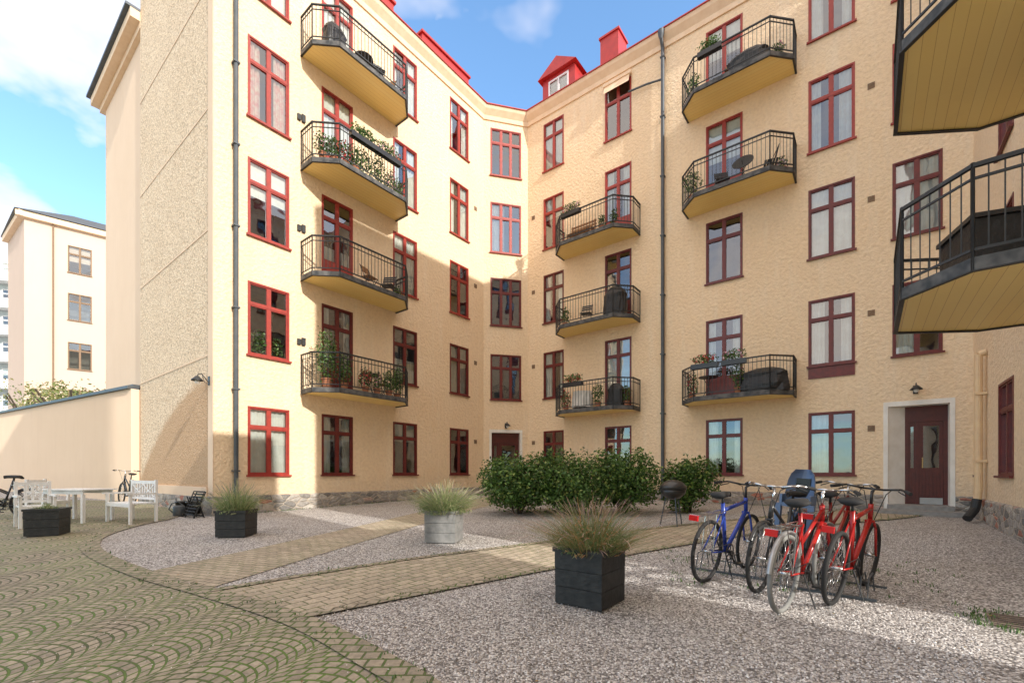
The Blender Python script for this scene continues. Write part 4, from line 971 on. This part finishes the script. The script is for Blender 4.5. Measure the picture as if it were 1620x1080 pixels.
m.add(vs,[(k*n+i,k*n+(i+1)%n,(k+1)*n+(i+1)%n,(k+1)*n+i) for k in range(3) for i in range(n)]+[tuple(range(3*n,4*n))]); e=empty('tablecloth',W,label='white tablecloth draped over a round balcony table',category='tablecloth'); put(m.obj('cloth',M_CURT),W,e)
trough(RW,2,a+1.1,1.17,.8,M_FLR); ppl(RW,2,a+.45,.6,(.22,.36),280,M_FLR); ppl(RW,2,a+2.0,.9,(.22,.4),300); cgrill(RW,2,b-.7,.55,.5,.9); ppl(RW,2,b-.3,.5,(.18,.34),220)
a=rp(-4.87);b=rp(-1.7)
trough(RW,2,a+.85,1.17,.8,M_FLR); trough(RW,2,a+1.7,1.17,.7,M_FLP); rtable(RW,2,a+.8,.55); cgrill(RW,2,b-.75,.6,1.1,.75); ppl(RW,2,a+.3,.6,(.22,.4),280,M_FLR); ppl(RW,2,a+1.75,.9,(.2,.5),300)
ppl(RW,4,a+.35,.7,(.28,.48),420); rtable(RW,4,a+1.85,.7,60,.3); chair(RW,4,a+1.2,.5,.4,M_IRON); chair(RW,4,b-.6,.5,-1.3,M_IRON); ppl(RW,4,b-.3,.45,(.15,.2),160,M_FLP)
trough(RW,5,a+1.0,1.17,.7,None); ppl(RW,5,a+.35,.65,(.22,.4),300); cgrill(RW,5,b-1.2,.5,1.0,.8); chair(RW,5,a+1.5,.5,.2,M_TAN); ppl(RW,5,b-.4,.5,(.18,.26),220,M_FLP)
for (u,v,z,w,h_) in((16.1-8.3,.9,NB[2]+BT+.002,.8,.85),(16.1-8.2,.9,NB[3]+BT+.002,.8,.6)):
    m=MB(); m.box(-w/2,w/2,-.3,.3,.05,h_-.06); l=MB(); l.box(-w/2-.03,w/2+.03,-.33,.33,h_-.055,h_)
    W=onb(NW,u,v,z)@RZ(.3); e=empty('storage_box',W,label='black storage box with lid on a balcony',category='box',group='balcony storage boxes'); 
    for sx in(-1,1):
        m.box(sx*(w/2-.06)-.03,sx*(w/2-.06)+.03,-.27,.27,0,.05)
    put(m.obj('box_body',M_TARP),W,e); put(l.obj('box_lid',M_BBLK),W,e)
pot_plant(LW@T(lq(5.55),.22,4.5),.08,.12,(.22,.36),420,None,'leafy green house plant behind a window',group='window plants')
pot_plant(LW@T(lq(6.0),.22,4.5),.08,.12,(.18,.30),300,None,'leafy green house plant behind a window',group='window plants')
# ------------------------------------------------------------ light, sky, camera
hd=Vector(pq(1,-.11)); hd.normalize(); EL=math.radians(27.5)
sd=Vector((hd.x*math.cos(EL),hd.y*math.cos(EL),math.sin(EL)))
L=bpy.data.lights.new('sun','SUN'); L.energy=5.0; L.angle=math.radians(.53); L.color=(1,.95,.87)
lo=bpy.data.objects.new('sun',L); C.objects.link(lo); lo.rotation_euler=sd.to_track_quat('Z','Y').to_euler()
w=bpy.data.worlds.new('World'); SC.world=w; w.use_nodes=True; nt=w.node_tree; bg=nt.nodes['Background']
sk=N(nt,'ShaderNodeTexSky',sky_type='NISHITA'); sk.sun_disc=False; sk.sun_elevation=EL; sk.sun_rotation=math.atan2(sd.x,sd.y)
sk.air_density=1.0; sk.dust_density=.5; sk.ozone_density=1.0
tc=N(nt,'ShaderNodeTexCoord').outputs['Generated']
base=mixc(nt,1.0,sk.outputs[0],(1.95,2.45,2.7),'MULTIPLY')
mp=N(nt,'ShaderNodeMapping'); mp.inputs['Scale'].default_value=(1,1,1.8); nt.links.new(tc,mp.inputs[0])
nz=noise(nt,mp.outputs[0],2.1,5,.5)
def dirmask(v,a,b):
    d=N(nt,'ShaderNodeVectorMath',operation='DOT_PRODUCT'); nt.links.new(tc,d.inputs[0]); d.inputs[1].default_value=Vector(v).normalized()
    return ramp(nt,d.outputs['Value'],[(a,(0,0,0)),(b,(1,1,1))])
def cover(mask,k,lo_,hi_,sc=None):
    return ramp(nt,math_(nt,'MULTIPLY_ADD',mask,k,nz if sc is None else sc),[(lo_,(0,0,0)),(hi_,(1,1,1))])
nz2=noise(nt,mp.outputs[0],4.5,5,.55)
c1=cover(dirmask((-1.08,1,1.14),.968,.9985),.40,.66,1.0,nz2)
c2=math_(nt,'MULTIPLY',cover(dirmask((-1.17,1,.55),.992,.9996),.34,.66,.98,nz2),.75)
c3=cover(dirmask((.15,-.75,1.4),.20,.92),.44,.60,.86)  # unseen cloud behind and above the camera, added for fill light
cl=math_(nt,'MAXIMUM',c1,math_(nt,'MAXIMUM',c2,c3))
col=mixc(nt,cl,base,(13.0,11.4,10.2))
vis=math_(nt,'MAXIMUM',c1,c2)
col=mixc(nt,vis,col,(6.0,6.15,6.4))
nt.links.new(col,bg.inputs[0]); bg.inputs[1].default_value=.15
cam=bpy.data.cameras.new('camera'); cam.lens=16; cam.sensor_width=36; cam.shift_y=.1284; cam.clip_end=4000; cam.clip_start=.05
co=bpy.data.objects.new('camera',cam); C.objects.link(co); co.location=(0,0,1.36); co.rotation_euler=(math.radians(90),0,0); SC.camera=co
SC.view_settings.view_transform='Standard'; SC.view_settings.look='None'; SC.view_settings.exposure=0
